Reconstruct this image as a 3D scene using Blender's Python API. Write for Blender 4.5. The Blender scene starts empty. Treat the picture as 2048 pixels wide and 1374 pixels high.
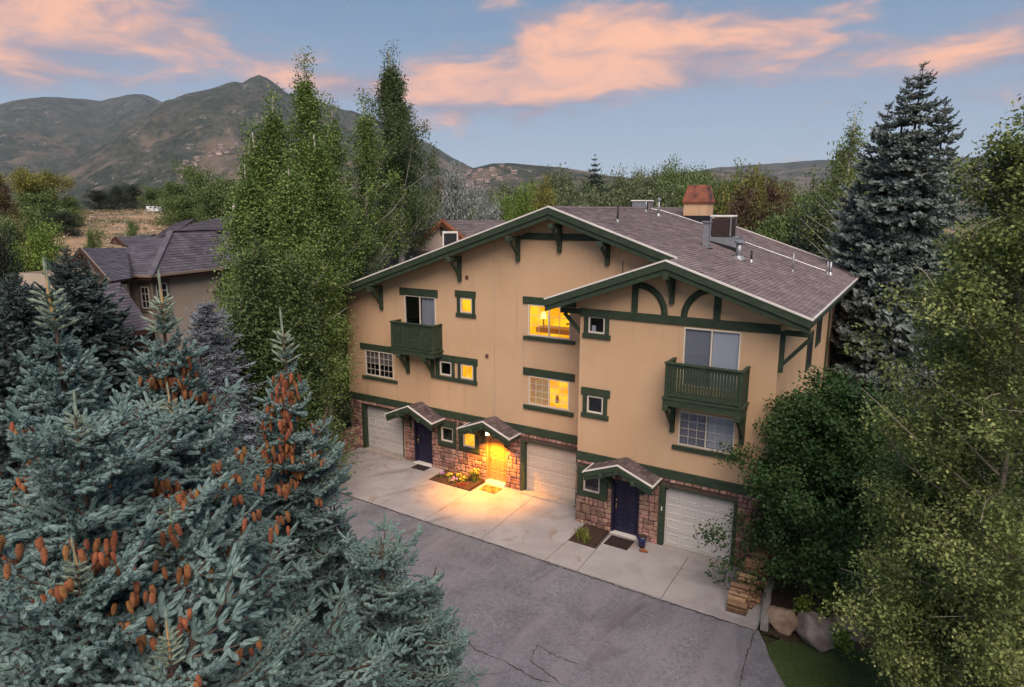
import bpy, math, random
import numpy as np
from mathutils import Vector, Matrix
from math import radians, sin, cos, pi
S = bpy.context.scene
COL = S.collection
rnd = random.Random(7)

# ---------------------------------------------------------------- camera
CP = np.array([23.7015, -22.8419, 11.7354]); YAW, PITCH, ROLL, FPX = 0.55537, -0.19961, 0.00135, 1324.4
FW = np.array([-sin(YAW)*cos(PITCH), cos(YAW)*cos(PITCH), sin(PITCH)])
_r = np.array([cos(YAW), sin(YAW), 0.0]); _u = np.cross(_r, FW)
RT = cos(ROLL)*_r + sin(ROLL)*_u; UP = -sin(ROLL)*_r + cos(ROLL)*_u
cam_data = bpy.data.cameras.new('camera'); cam = bpy.data.objects.new('camera', cam_data); COL.objects.link(cam)
cam_data.sensor_width = 36.0; cam_data.lens = FPX/2048*36.0; cam_data.clip_start = 0.1; cam_data.clip_end = 30000
cam.matrix_world = Matrix(((RT[0], UP[0], -FW[0], CP[0]), (RT[1], UP[1], -FW[1], CP[1]), (RT[2], UP[2], -FW[2], CP[2]), (0, 0, 0, 1)))
S.camera = cam
S.render.engine = 'CYCLES'
def ray(px, py): return FW + RT*(px-1024)/FPX - UP*(py-687)/FPX
def at_dist(px, py, dist):            # the point seen at a photo position, at a horizontal distance in metres
    v = ray(px, py); return CP + v*dist/math.hypot(v[0], v[1])
def at_z(px, py, z=0.0):
    v = ray(px, py); return CP + v*(z-CP[2])/v[2]
def at_y(px, py, y):
    v = ray(px, py); return CP + v*(y-CP[1])/v[1]

# ---------------------------------------------------------------- world and sun
W = bpy.data.worlds.new('World'); S.world = W; W.use_nodes = True
nt = W.node_tree; nt.nodes.clear()
class NB:                              # tiny node expression helper
    def __init__(s, t): s.t = t
    def n(s, typ, **k):
        nd = s.t.nodes.new(typ)
        for a, b in k.items(): setattr(nd, a, b)
        return nd
    def set(s, sock, v):
        if hasattr(v, 'is_linked') or isinstance(v, bpy.types.NodeSocket): s.t.links.new(v, sock)
        elif isinstance(v, (tuple, list)) and len(v) == 3 and sock.type == 'RGBA': sock.default_value = (*v, 1)
        else: sock.default_value = v
    def m(s, op, a, b=None, c=None, clamp=False):
        nd = s.n('ShaderNodeMath', operation=op, use_clamp=clamp); s.set(nd.inputs[0], a)
        if b is not None: s.set(nd.inputs[1], b)
        if c is not None: s.set(nd.inputs[2], c)
        return nd.outputs[0]
    def vm(s, op, a, b=None):
        nd = s.n('ShaderNodeVectorMath', operation=op); s.set(nd.inputs[0], a)
        if b is not None: s.set(nd.inputs[1], b)
        return nd.outputs['Value'] if op in ('DOT_PRODUCT', 'LENGTH') else nd.outputs[0]
    def noise(s, vec, scale, detail=3, rough=0.5, dist=0.0):
        nd = s.n('ShaderNodeTexNoise'); s.set(nd.inputs['Vector'], vec)
        nd.inputs['Scale'].default_value = scale; nd.inputs['Detail'].default_value = detail
        nd.inputs['Roughness'].default_value = rough; nd.inputs['Distortion'].default_value = dist
        return nd.outputs['Fac']
    def ramp(s, f, a, b, lo=0.0, hi=1.0, smooth=True):
        nd = s.n('ShaderNodeMapRange', interpolation_type='SMOOTHSTEP' if smooth else 'LINEAR'); s.set(nd.inputs['Value'], f)
        nd.inputs['From Min'].default_value = a; nd.inputs['From Max'].default_value = b
        nd.inputs['To Min'].default_value = lo; nd.inputs['To Max'].default_value = hi
        return nd.outputs[0]
    def mix(s, f, a, b, mode='MIX'):
        nd = s.n('ShaderNodeMix', data_type='RGBA', blend_type=mode); s.set(nd.inputs[0], f); s.set(nd.inputs[6], a); s.set(nd.inputs[7], b)
        return nd.outputs[2]
SUN_EL, SUN_DIR = radians(50), np.array([0.62, -0.78])     # low soft light from behind the camera
SUN_DIR = SUN_DIR/np.linalg.norm(SUN_DIR)
b = NB(nt)
sky = b.n('ShaderNodeTexSky', sky_type='NISHITA', sun_disc=False, sun_elevation=radians(9), sun_rotation=math.atan2(SUN_DIR[0], SUN_DIR[1]), altitude=1700, air_density=1.0, dust_density=1.2, ozone_density=2.0)
gen = b.n('ShaderNodeTexCoord').outputs['Generated']
H0 = np.array([cos(YAW), sin(YAW), 0.0]); F0 = np.array([-sin(YAW), cos(YAW), 0.0])
du = b.vm('DOT_PRODUCT', gen, tuple(H0)); df = b.vm('DOT_PRODUCT', gen, tuple(F0)); sep = b.n('ShaderNodeSeparateXYZ'); b.set(sep.inputs[0], gen); dz = sep.outputs[2]
SKYK = 0.19
base = b.vm('SCALE', sky.outputs[0]); base.node.inputs['Scale'].default_value = SKYK
# gentle evening air: pale near the horizon, slate blue above
elev = b.ramp(dz, 0.0, 0.34, 0, 1)
base = b.mix(0.9, base, b.mix(elev, (0.42, 0.48, 0.59), (0.118, 0.225, 0.36)))
def dirpx(px, py):
    v = ray(px, py); v = v/np.linalg.norm(v); return v@H0, v[2]
warpn = b.n('ShaderNodeTexNoise'); b.set(warpn.inputs['Vector'], b.vm('MULTIPLY', gen, (2.2, 2.2, 6.5))); warpn.inputs['Scale'].default_value = 2.6; warpn.inputs['Detail'].default_value = 4
wsep = b.n('ShaderNodeSeparateXYZ'); b.set(wsep.inputs[0], warpn.outputs['Color'])
uu = b.m('MULTIPLY_ADD', b.m('SUBTRACT', wsep.outputs[0], 0.5), 0.16, du)
vv = b.m('MULTIPLY_ADD', b.m('SUBTRACT', wsep.outputs[1], 0.5), 0.075, dz)
blobs = [(1180, 60, 150, 50, 12, .85), (1330, 115, 210, 52, 12, 1.0), (960, 165, 170, 48, -6, .85), (1120, 125, 200, 62, 6, .7), (690, 165, 110, 26, 0, .9), (1010, 22, 80, 14, 0, .35),
         (1700, 92, 190, 26, -4, .6), (2010, 40, 110, 44, 25, .65), (150, 22, 270, 48, -8, 1.1), (20, 104, 70, 30, 0, .95), (870, 222, 110, 34, 22, .55), (1480, 150, 170, 26, 4, .5),
         (610, 4, 160, 8, 0, .35), (1940, 110, 120, 14, 0, .3), (1620, 40, 90, 16, 10, .3), (-500, 60, 400, 50, 0, .7), (2700, 90, 400, 50, 0, .7)]
tot = None
for px, py, rx, ry, ang, wt in blobs:
    u0, v0 = dirpx(px, py); a = radians(-ang)
    x = b.m('SUBTRACT', uu, float(u0)); y = b.m('SUBTRACT', vv, float(v0)); sx = FPX/rx*1.02; sy = FPX/ry*1.02
    p = b.m('ADD', b.m('MULTIPLY', x, cos(a)*sx), b.m('MULTIPLY', y, -sin(a)*sx))
    q = b.m('ADD', b.m('MULTIPLY', x, sin(a)*sy), b.m('MULTIPLY', y, cos(a)*sy))
    e = b.m('POWER', 2.718, b.m('MULTIPLY', b.m('ADD', b.m('MULTIPLY', p, p), b.m('MULTIPLY', q, q)), -0.9))
    e = b.m('MULTIPLY', e, wt); tot = e if tot is None else b.m('ADD', tot, e)
tot = b.m('MULTIPLY', tot, b.ramp(df, 0.0, 0.25))
stretch = b.vm('MULTIPLY', gen, (2.6, 2.6, 7.5))
n1 = b.noise(stretch, 3.2, 7, 0.58, 0.5); n2 = b.noise(b.vm('MULTIPLY', gen, (3, 3, 16.0)), 5.5, 5, 0.6, 0.3); n3 = b.noise(stretch, 1.4, 3, .5)
elsewhere = b.m('MULTIPLY', b.ramp(n3, 0.52, 0.72), b.ramp(df, 0.45, 0.1, 0, .6))
dens = b.m('ADD', b.m('ADD', tot, elsewhere), b.m('ADD', b.m('MULTIPLY', b.m('SUBTRACT', n1, 0.5), 1.5), b.m('MULTIPLY', b.m('SUBTRACT', n2, 0.5), 1.25)))
mask = b.ramp(dens, 0.12, 1.10, 0, 0.95)
mask = b.m('MULTIPLY', mask, b.ramp(dz, 0.0, 0.06))
warm = b.ramp(b.m('ADD', b.m('MULTIPLY', n1, 1.3), b.m('MULTIPLY', tot, 0.30)), 0.68, 1.20)
ccol = b.mix(warm, (0.33, 0.29, 0.355), (1.15, 0.56, 0.31))
final = b.mix(mask, base, ccol)
bg = b.n('ShaderNodeBackground'); b.set(bg.inputs['Color'], final); bg.inputs['Strength'].default_value = 0.67
out = b.n('ShaderNodeOutputWorld'); nt.links.new(bg.outputs[0], out.inputs[0])
sl = bpy.data.lights.new('sun', 'SUN'); so = bpy.data.objects.new('sun', sl); COL.objects.link(so)
sl.energy = 3.0; sl.angle = radians(50); sl.color = (1.0, 0.84, 0.74)
sd = Vector((-SUN_DIR[0]*cos(SUN_EL), -SUN_DIR[1]*cos(SUN_EL), -sin(SUN_EL)))
so.rotation_euler = sd.to_track_quat('-Z', 'Y').to_euler(); so.location = (0, 0, 60)
S.view_settings.view_transform = 'Standard'; S.view_settings.look = 'None'; S.view_settings.gamma = 1.0
S.view_settings.exposure = 0.80; S.view_settings.use_curve_mapping = False
S.cycles.max_bounces = 6; S.cycles.transparent_max_bounces = 16; S.cycles.use_denoising = True; S.cycles.sample_clamp_indirect = 3.0
S.cycles.caustics_reflective = False; S.cycles.caustics_refractive = False

# ---------------------------------------------------------------- materials
MATS = {}
def mat(name, c1, c2=None, scale=4.0, rough=0.8, bump=0.0, bscale=None, objrand=0.0, island=0.0, metal=0.0, spec=0.3, translucent=0.0, c3=None, s3=0.5, t3=(0.5, 0.65), detail=5, stretch=None, grime=0.0):
    m = bpy.data.materials.new(name); m.use_nodes = True; t = m.node_tree; B = NB(t); p = t.nodes['Principled BSDF']
    pos = B.n('ShaderNodeNewGeometry'); P = pos.outputs['Position']
    if stretch: P = B.vm('MULTIPLY', P, stretch)
    col = c1
    if c2: col = B.mix(B.ramp(B.noise(P, scale, detail, 0.6), 0.35, 0.65), c1, c2)
    if c3: col = B.mix(B.ramp(B.noise(P, s3, 6, 0.6, 0.3), *t3), col, c3)
    if objrand or island:
        r = B.n('ShaderNodeObjectInfo').outputs['Random'] if objrand else pos.outputs['Random Per Island']
        k = objrand or island
        hs = B.n('ShaderNodeHueSaturation'); B.set(hs.inputs['Color'], col)
        B.set(hs.inputs['Value'], B.ramp(r, 0, 1, 1-k, 1+k, False)); B.set(hs.inputs['Hue'], B.ramp(B.m('FRACT', B.m('MULTIPLY', r, 7.31)), 0, 1, 0.5-0.03*k*1.5, 0.5+0.03*k*1.5, False))
        col = hs.outputs[0]
    B.set(p.inputs['Base Color'], col)
    p.inputs['Roughness'].default_value = rough; p.inputs['Metallic'].default_value = metal
    p.inputs['Specular IOR Level'].default_value = spec
    if bump:
        bn = B.n('ShaderNodeBump'); bn.inputs['Strength'].default_value = bump; bn.inputs['Distance'].default_value = 0.02
        B.set(bn.inputs['Height'], B.noise(P, bscale or scale*4, 4, 0.6)); t.links.new(bn.outputs[0], p.inputs['Normal'])
    if translucent:
        tr = B.n('ShaderNodeBsdfTranslucent'); B.set(tr.inputs['Color'], col); ms = B.n('ShaderNodeMixShader'); ms.inputs[0].default_value = translucent
        t.links.new(p.outputs[0], ms.inputs[1]); t.links.new(tr.outputs[0], ms.inputs[2]); t.links.new(ms.outputs[0], t.nodes['Material Output'].inputs[0])
    MATS[name] = m; return m
def emis(name, c1, c2, strength, scale=2.0, stretch=(1, 1, 1)):
    m = bpy.data.materials.new(name); m.use_nodes = True; t = m.node_tree; B = NB(t); t.nodes.remove(t.nodes['Principled BSDF'])
    e = B.n('ShaderNodeEmission'); P = B.vm('MULTIPLY', B.n('ShaderNodeNewGeometry').outputs['Position'], stretch)
    B.set(e.inputs['Color'], B.mix(B.ramp(B.noise(P, scale, 3), 0.35, 0.65), c1, c2)); e.inputs['Strength'].default_value = strength
    t.links.new(e.outputs[0], t.nodes['Material Output'].inputs[0]); MATS[name] = m; return m
def glassmat(name, tint=(0.9, 0.92, 0.95), refl=0.12):
    m = bpy.data.materials.new(name); m.use_nodes = True; t = m.node_tree; B = NB(t); t.nodes.remove(t.nodes['Principled BSDF'])
    g = B.n('ShaderNodeBsdfGlossy'); g.inputs['Roughness'].default_value = 0.02; tr = B.n('ShaderNodeBsdfTransparent'); tr.inputs['Color'].default_value = (*tint, 1)
    lw = B.n('ShaderNodeLayerWeight'); lw.inputs['Blend'].default_value = 0.25; ms = B.n('ShaderNodeMixShader')
    B.set(ms.inputs[0], B.ramp(lw.outputs['Fresnel'], 0, 1, refl*.4, refl+0.5, False)); t.links.new(tr.outputs[0], ms.inputs[1]); t.links.new(g.outputs[0], ms.inputs[2])
    t.links.new(ms.outputs[0], t.nodes['Material Output'].inputs[0]); MATS[name] = m; return m

# ---------------------------------------------------------------- mesh helpers
def link(o, parent=None):
    COL.objects.link(o)
    if parent is not None: o.parent = parent; o.matrix_parent_inverse = Matrix.Translation(-world_loc(parent))
    return o
def world_loc(o): return Vector(EMPTY_LOCS.get(o.name, (0, 0, 0)))
def tag(o, label=None, cat=None, group=None, kind=None):
    for k, v in (('label', label), ('category', cat), ('group', group), ('kind', kind)):
        if v: o[k] = v
    return o
EMPTY_LOCS = {}
def thing(name, label, cat, loc, group=None, kind=None):
    o = bpy.data.objects.new(name, None); COL.objects.link(o); o.location = loc; EMPTY_LOCS[o.name] = tuple(float(v) for v in loc); o.empty_display_size = 0.3
    return tag(o, label, cat, group, kind)
def raw_mesh(name, V, F, mats, smooth=False, midx=None):
    """V (n,3) array, F list of tuples or an int array (k, 3 or 4)"""
    me = bpy.data.meshes.new(name)
    V = np.asarray(V, dtype=np.float32)
    if isinstance(F, np.ndarray):
        k, w = F.shape
        me.vertices.add(len(V)); me.vertices.foreach_set('co', V.ravel())
        me.loops.add(k*w); me.loops.foreach_set('vertex_index', F.astype(np.int32).ravel())
        me.polygons.add(k); me.polygons.foreach_set('loop_start', np.arange(0, k*w, w, dtype=np.int32))
        me.update(calc_edges=True)
    else: me.from_pydata(V.tolist(), [], F); me.update()
    for m in (mats if isinstance(mats, (list, tuple)) else [mats]): me.materials.append(m)
    if midx is not None: me.polygons.foreach_set('material_index', np.asarray(midx, dtype=np.int32))
    if smooth: me.polygons.foreach_set('use_smooth', np.ones(len(me.polygons), dtype=bool))
    return me
class MB:
    def __init__(s): s.V = []; s.F = []
    def add(s, V, F):
        n = len(s.V); s.V.extend([tuple(map(float, v)) for v in V]); s.F.extend([tuple(i+n for i in f) for f in F]); return s
    def box(s, x0, x1, y0, y1, z0, z1):
        return s.add([(x0, y0, z0), (x1, y0, z0), (x1, y1, z0), (x0, y1, z0), (x0, y0, z1), (x1, y0, z1), (x1, y1, z1), (x0, y1, z1)],
                     [(0, 3, 2, 1), (4, 5, 6, 7), (0, 1, 5, 4), (1, 2, 6, 5), (2, 3, 7, 6), (3, 0, 4, 7)])
    def prism(s, P, d):          # planar polygon P (counter-clockwise seen against d) extruded by vector d
        n = len(P); d = np.asarray(d, float); Q = [np.asarray(p, float) for p in P]
        return s.add(Q + [q+d for q in Q], [tuple(range(n-1, -1, -1)), tuple(range(n, 2*n))] + [(i, (i+1) % n, n+(i+1) % n, n+i) for i in range(n)])
    def beam(s, a, c, w, h, up=(0, 0, 1)):
        a = np.asarray(a, float); c = np.asarray(c, float); d = c-a; d = d/np.linalg.norm(d); u = np.asarray(up, float)
        r = np.cross(d, u); r = r/np.linalg.norm(r); u = np.cross(r, d); r = r*w/2; u = u*h/2
        return s.add([a-r-u, a+r-u, a+r+u, a-r+u, c-r-u, c+r-u, c+r+u, c-r+u], [(0, 1, 2, 3), (7, 6, 5, 4), (0, 4, 5, 1), (1, 5, 6, 2), (2, 6, 7, 3), (3, 7, 4, 0)])
    def tube(s, pts, rad, n=6, caps=True):
        pts = [np.asarray(p, float) for p in pts]; m = len(pts); rad = rad if hasattr(rad, '__len__') else [rad]*m; V = []
        for i, p in enumerate(pts):
            d = pts[min(i+1, m-1)]-pts[max(i-1, 0)]; d = d/(np.linalg.norm(d)+1e-9); t = np.array([0, 0, 1.]) if abs(d[2]) < 0.9 else np.array([1., 0, 0])
            a = np.cross(d, t); a /= np.linalg.norm(a); c = np.cross(d, a)
            for k in range(n): q = 2*pi*k/n; V.append(p+rad[i]*(a*cos(q)+c*sin(q)))
        F = [(i*n+k, i*n+(k+1) % n, (i+1)*n+(k+1) % n, (i+1)*n+k) for i in range(m-1) for k in range(n)]
        if caps: F += [tuple(range(n-1, -1, -1)), tuple(range((m-1)*n, m*n))]
        return s.add(V, F)
    def mesh(s, name, m, smooth=False): return raw_mesh(name, s.V, s.F, m, smooth)
    def build(s, name, m, parent=None, smooth=False, label=None, kind=None):
        o = bpy.data.objects.new(name, s.mesh(name, m, smooth)); link(o, parent); tag(o, label, kind=kind); return o
def bevel(o, w=0.01, seg=1):
    md = o.modifiers.new('bevel', 'BEVEL'); md.width = w; md.segments = seg; md.limit_method = 'ANGLE'; md.angle_limit = radians(40); return o
def fbm(x, y, oct=5, seed=0, ridged=False):
    """value noise on numpy arrays, about -1..1"""
    r = np.zeros_like(x, dtype=float); amp = 1.0; tot = 0
    def h(i, j, k): 
        v = np.sin(i*127.1+j*311.7+k*74.7)*43758.5453; return v-np.floor(v)
    for o in range(oct):
        xi, yi = np.floor(x), np.floor(y); fx, fy = x-xi, y-yi; fx = fx*fx*(3-2*fx); fy = fy*fy*(3-2*fy); k = seed+o*17.3
        v = (h(xi, yi, k)*(1-fx)+h(xi+1, yi, k)*fx)*(1-fy)+(h(xi, yi+1, k)*(1-fx)+h(xi+1, yi+1, k)*fx)*fy
        v = v*2-1
        if ridged: v = 1-2*np.abs(v)
        r += amp*v; tot += amp; amp *= 0.5; x = x*2.03+11.3; y = y*2.03-7.7
    return r/tot
# ---------------------------------------------------------------- house materials
stucco = mat('stucco', (0.555, 0.36, 0.21), (0.595, 0.39, 0.235), 0.35, 0.92, 0.25, 60, c3=(0.45, 0.29, 0.17), s3=0.25, t3=(0.55, 0.8))
green = mat('green_timber', (0.026, 0.042, 0.024), (0.040, 0.058, 0.034), 3.0, 0.7, 0.25, 30, stretch=(1, 1, 3), c3=(0.075, 0.085, 0.055), s3=1.7, t3=(0.62, 0.8))
white = mat('white_trim', (0.72, 0.68, 0.62), (0.62, 0.58, 0.53), 2, 0.5)
cream = mat('cream_vinyl', (0.66, 0.58, 0.48), None, rough=0.5)
doorcream = mat('garage_paint', (0.52, 0.43, 0.35), (0.48, 0.40, 0.325), 1.2, 0.55, 0.05, 80)
doorcream2 = mat('garage_paint_white', (0.53, 0.50, 0.46), (0.49, 0.455, 0.43), 1.2, 0.55, 0.05, 80)
navy = mat('navy_paint', (0.014, 0.013, 0.035), (0.02, 0.018, 0.042), 2, 0.45)
ochre = mat('ochre_paint', (0.34, 0.20, 0.085), None, rough=0.5)
brass = mat('brass', (0.75, 0.52, 0.2), None, rough=0.3, metal=0.9)
stone = mat('stone', (0.25, 0.135, 0.105), (0.36, 0.22, 0.165), 6, 0.9, 0.8, 22, objrand=0.42, c3=(0.13, 0.075, 0.07), s3=4.5, t3=(0.5, 0.72))
stone_i = mat('stone_small', (0.25, 0.135, 0.105), (0.36, 0.22, 0.165), 6, 0.9, 0.8, 22, island=0.42, c3=(0.13, 0.075, 0.07), s3=4.5, t3=(0.5, 0.72))
mortar = mat('mortar', (0.075, 0.05, 0.043), (0.11, 0.075, 0.06), 9, 0.95, 0.5, 40)
shingle = mat('shingle', (0.155, 0.118, 0.122), (0.20, 0.155, 0.155), 1.3, 0.93, 0.5, 90, island=0.20, c3=(0.24, 0.195, 0.185), s3=0.35, t3=(0.5, 0.8))
shingle_o = mat('shingle_dark', (0.085, 0.062, 0.062), (0.12, 0.09, 0.088), 3, 0.93, 0.5, 90, objrand=0.32)
under = mat('roof_underlay', (0.06, 0.045, 0.045), None, rough=0.95)
soffit = mat('soffit', (0.05, 0.045, 0.035), None, rough=0.9)
concrete_sill = mat('sill_concrete', (0.36, 0.31, 0.27), (0.30, 0.26, 0.23), 4, 0.9, 0.2, 40)
galv = mat('galvanised', (0.36, 0.37, 0.38), (0.28, 0.29, 0.30), 6, 0.45, metal=0.6)
copper = mat('copper_cap', (0.30, 0.105, 0.06), (0.20, 0.075, 0.05), 3, 0.6, metal=0.3, c3=(0.05, 0.035, 0.045), s3=1.5, t3=(0.5, 0.7))
blackm = mat('black_metal', (0.018, 0.018, 0.022), None, rough=0.5)
roomdark = mat('dark_room', (0.02, 0.018, 0.022), None, rough=0.9)
curtain = mat('curtain', (0.62, 0.60, 0.60), (0.5, 0.48, 0.5), 5, 0.9, stretch=(3, 1, 0.05))
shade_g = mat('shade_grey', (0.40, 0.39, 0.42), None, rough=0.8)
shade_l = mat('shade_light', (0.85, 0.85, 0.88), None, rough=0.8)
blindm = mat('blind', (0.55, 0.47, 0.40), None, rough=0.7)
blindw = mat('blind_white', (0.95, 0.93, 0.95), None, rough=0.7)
blindg = mat('blind_grey', (0.42, 0.40, 0.43), None, rough=0.7)  # plain grey slats, darker than the white blind
glass = glassmat('window_glass')
glow = emis('lit_room', (1.0, 0.36, 0.015), (1.0, 0.50, 0.05), 1.0, 1.6)
glow2 = emis('lit_wall', (1.0, 0.30, 0.004), (1.0, 0.50, 0.02), 1.05, 1.6)
glowl = emis('lampshade_glow', (1.0, 0.62, 0.15), (1.0, 0.7, 0.2), 1.7)
paper = mat('paper', (0.7, 0.7, 0.72), None, rough=0.8)

XA, HR, SR, SL, XW, S3, WX, EX, O, YW, DEP, XC = 11.60, 11.84, 0.344, 0.334, 16.58, 0.352, 20.11, 21.07, 0.80, -1.18, 14.70, 13.204
def zroof(x): return HR - (SR*(x-XA) if x >= XA else SL*(XA-x))
def ground(x): return 0.05-0.0155*max(-10.0, min(x, 60.0))
def layer(m, col, vecmul, scale, a, c, k, dist=0.5, rot=0.0, mode='MIX'):
    t = m.node_tree; B = NB(t); p = t.nodes['Principled BSDF']; l = p.inputs['Base Color'].links[0]; cc = l.from_socket; t.links.remove(l)
    P = B.n('ShaderNodeNewGeometry').outputs['Position']
    if rot: vr = B.n('ShaderNodeVectorRotate', rotation_type='Z_AXIS'); B.set(vr.inputs['Vector'], P); vr.inputs['Angle'].default_value = rot; P = vr.outputs[0]
    P = B.vm('MULTIPLY', P, vecmul); n = B.noise(P, scale, 6, .6, dist)
    B.set(p.inputs['Base Color'], B.mix(B.ramp(n, a, c, 0, k), cc, col, mode))
layer(stucco, (0.36, 0.235, 0.145), (2.2, 2.2, .16), 1.2, .52, .78, .45, .2); layer(stucco, (0.60, 0.43, 0.28), (1, 1, .6), .5, .55, .8, .5, .8)
layer(shingle, (0.10, 0.078, 0.082), (1, 1, 1), 7.0, .55, .75, .5, 0)
house = thing('townhouse', 'large tan stucco alpine townhouse with green timber trim, three garage doors and a stone base', 'house', (10, 5, 0))

# walls, with real openings cut for the glazed windows
def wall_strip(mb, x0, x1, y, zb, ztop, holes, flip=False):
    xs = sorted(set([x0, x1] + [h[0] for h in holes] + [h[1] for h in holes] + [v for v in (XA, XW) if x0 < v < x1]))
    xs = [x for x in xs if x0 <= x <= x1]
    for a, c in zip(xs[:-1], xs[1:]):
        hs = sorted([(h[2], h[3]) for h in holes if h[0] <= a+1e-6 and h[1] >= c-1e-6]); z = zb
        for (h0, h1) in hs:
            mb.add([(a, y, z), (c, y, z), (c, y, h0), (a, y, h0)], [(0, 1, 2, 3)]); z = h1
        mb.add([(a, y, z), (c, y, z), (c, y, ztop(c-1e-4)), (a, y, ztop(a+1e-4))], [(0, 1, 2, 3)])
winsA = {'A': (1.175, 2.963, 3.855, 5.109), 'SL': (3.76, 5.56, 5.85, 7.94), 'SM': (6.92, 7.53, 7.39, 8.02), 'B': (10.341, 12.224, 3.819, 5.05), 'C': (10.293, 12.222, 6.722, 8.006),
         'D1': (5.74, 6.38, 4.47, 5.10), 'D2': (6.9, 7.56, 4.46, 5.11), 'E1': (5.75, 6.42, 1.37, 2.04), 'E2': (6.98, 7.64, 1.34, 2.02)}
winsW = {'F': (13.54, 14.186, 7.34, 7.957), 'G': (13.562, 14.206, 4.327, 4.98), 'H': (17.055, 18.954, 3.729, 4.964), 'SL2': (17.067, 18.943, 5.85, 7.88), 'I': (13.5, 14.17, 1.20, 1.85)}
doorsA = [(4.14, 5.2, 0.0, 2.04), (8.24, 9.25, 0.0, 2.04)]; doorW = (14.68, 15.75, -0.2, 1.86)
g1 = (0.993, 3.435, 0.07, 2.26); g2 = (10.177, 12.598, -0.05, 2.13); g3 = (16.681, 19.098, -0.22, 2.04)
mb = MB(); wall_strip(mb, 0, WX, 0, -0.6, lambda x: zroof(x)-0.12, [winsA[k] for k in winsA] + [g1, g2] + doorsA)
mb.add([(0, 0, -0.6), (0, DEP, -0.6), (0, DEP, zroof(0)-.12), (0, 0, zroof(0)-.12)], [(3, 2, 1, 0)])
mb.add([(0, DEP, -0.6), (WX, DEP, -0.6), (WX, DEP, zroof(WX)-.12), (XA, DEP, HR-.12), (0, DEP, zroof(0)-.12)], [(4, 3, 2, 1, 0)][::-1])
mb.build('wall', stucco, house)
mb = MB(); wall_strip(mb, XC, WX, YW, -0.6, lambda x: min(HR-SR*(x-XA), (HR-SR*(XW-XA))-S3*(XW-x) if x < XW else 99)-0.12, [winsW[k] for k in winsW] + [g3, doorW])
mb.add([(XC, YW, -.6), (XC, 0, -.6), (XC, 0, 9), (XC, YW, 8.75)], [(3, 2, 1, 0)])
mb.add([(WX, YW, -.6), (WX, DEP, -.6), (WX, DEP, zroof(WX)-.12), (WX, YW, zroof(WX)-.12)], [(0, 1, 2, 3)])
mb.build('wall', stucco, house)
# control joint in the stucco, a hair proud reveal
MB().box(8.66, 8.675, -0.006, 0, 2.9, 10.4).build('control_joint', concrete_sill, house)

def board(x0, x1, z0, z1, y, t=0.05, name='trim_board', m=None, parent=None):
    return bevel(MB().box(x0, x1, y-t, y-0.001, z0, z1).build(name, m or green, parent or house), 0.008)

def window(x0, x1, z0, z1, y, kind='dark', slide=True, grid=None, halves=None, label=None, deep=0.5):
    fw = 0.055; f = MB()
    for a in ((x0, x1, z0, z0+fw), (x0, x1, z1-fw, z1), (x0, x0+fw, z0+fw, z1-fw), (x1-fw, x1, z0+fw, z1-fw)): f.box(a[0], a[1], y-0.022, y+0.07, a[2], a[3])
    xm = (x0+x1)/2
    if slide: f.box(xm-fw/2, xm+fw/2, y-0.015, y+0.06, z0+fw, z1-fw)
    fr = f.build('window', cream, house, label=label); bevel(fr, 0.006)
    cells = [(x0+fw, xm-fw/2), (xm+fw/2, x1-fw)] if slide else [(x0+fw, x1-fw)]
    # room box behind
    rm = {'dark': roomdark, 'lit': glow2}[kind]; d = deep; r = MB(); e = 0.04
    r.add([(x0-e, y+.072, z0-e), (x1+e, y+.072, z0-e), (x1+e, y+.072, z1+e), (x0-e, y+.072, z1+e), (x0-e, y+d, z0-e), (x1+e, y+d, z0-e), (x1+e, y+d, z1+e), (x0-e, y+d, z1+e)],
          [(7, 6, 5, 4), (0, 1, 5, 4), (1, 2, 6, 5), (3, 7, 6, 2), (0, 4, 7, 3)])
    r.build('room', rm, fr)
    for i, (a, c) in enumerate(cells):
        MB().box(a, c, y+0.018, y+0.024, z0+fw, z1-fw).build('pane', glass, fr)
        hk = (halves or [None, None])[i] if slide else (halves[0] if halves else None)
        if hk in ('curtain',):
            n = 26; V = []; 
            for k in range(n+1): xx = a+(c-a)*k/n; yy = y+0.12+0.025*sin(k*1.9)+0.012*sin(k*3.7); V += [(xx, yy, z0+fw), (xx, yy, z1-fw)]
            MB().add(V, [(2*k, 2*k+2, 2*k+3, 2*k+1) for k in range(n)]).build('curtain', curtain, fr, True)
        if hk in ('shade_g', 'shade_l'): MB().box(a, c, y+0.07, y+0.075, z0+fw, z1-fw).build('shade', MATS['shade_grey' if hk == 'shade_g' else 'shade_light'], fr)
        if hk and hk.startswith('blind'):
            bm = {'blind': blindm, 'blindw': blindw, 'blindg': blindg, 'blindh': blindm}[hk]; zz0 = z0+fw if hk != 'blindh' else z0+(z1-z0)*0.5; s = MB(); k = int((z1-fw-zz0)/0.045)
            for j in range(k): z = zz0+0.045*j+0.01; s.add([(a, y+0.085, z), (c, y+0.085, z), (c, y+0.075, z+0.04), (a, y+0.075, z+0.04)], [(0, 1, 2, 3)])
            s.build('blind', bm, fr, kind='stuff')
        if grid:
            gx, gz = grid
            if not isinstance(gx, int): gx = gx[i]
            for j in range(1, gx): xx = a+(c-a)*j/gx; MB().box(xx-.009, xx+.009, y+0.006, y+0.016, z0+fw, z1-fw).build('muntin', cream, fr)
            if gx > 0:
                for j in range(1, gz): zz = z0+fw+(z1-z0-2*fw)*j/gz; MB().box(a, c, y+0.004, y+0.0145, zz-.009, zz+.009).build('muntin', cream, fr)
    return fr
fA = window(*winsA['A'], 0, 'dark', True, (3, 4), ['blindh', 'blindh'])
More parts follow.
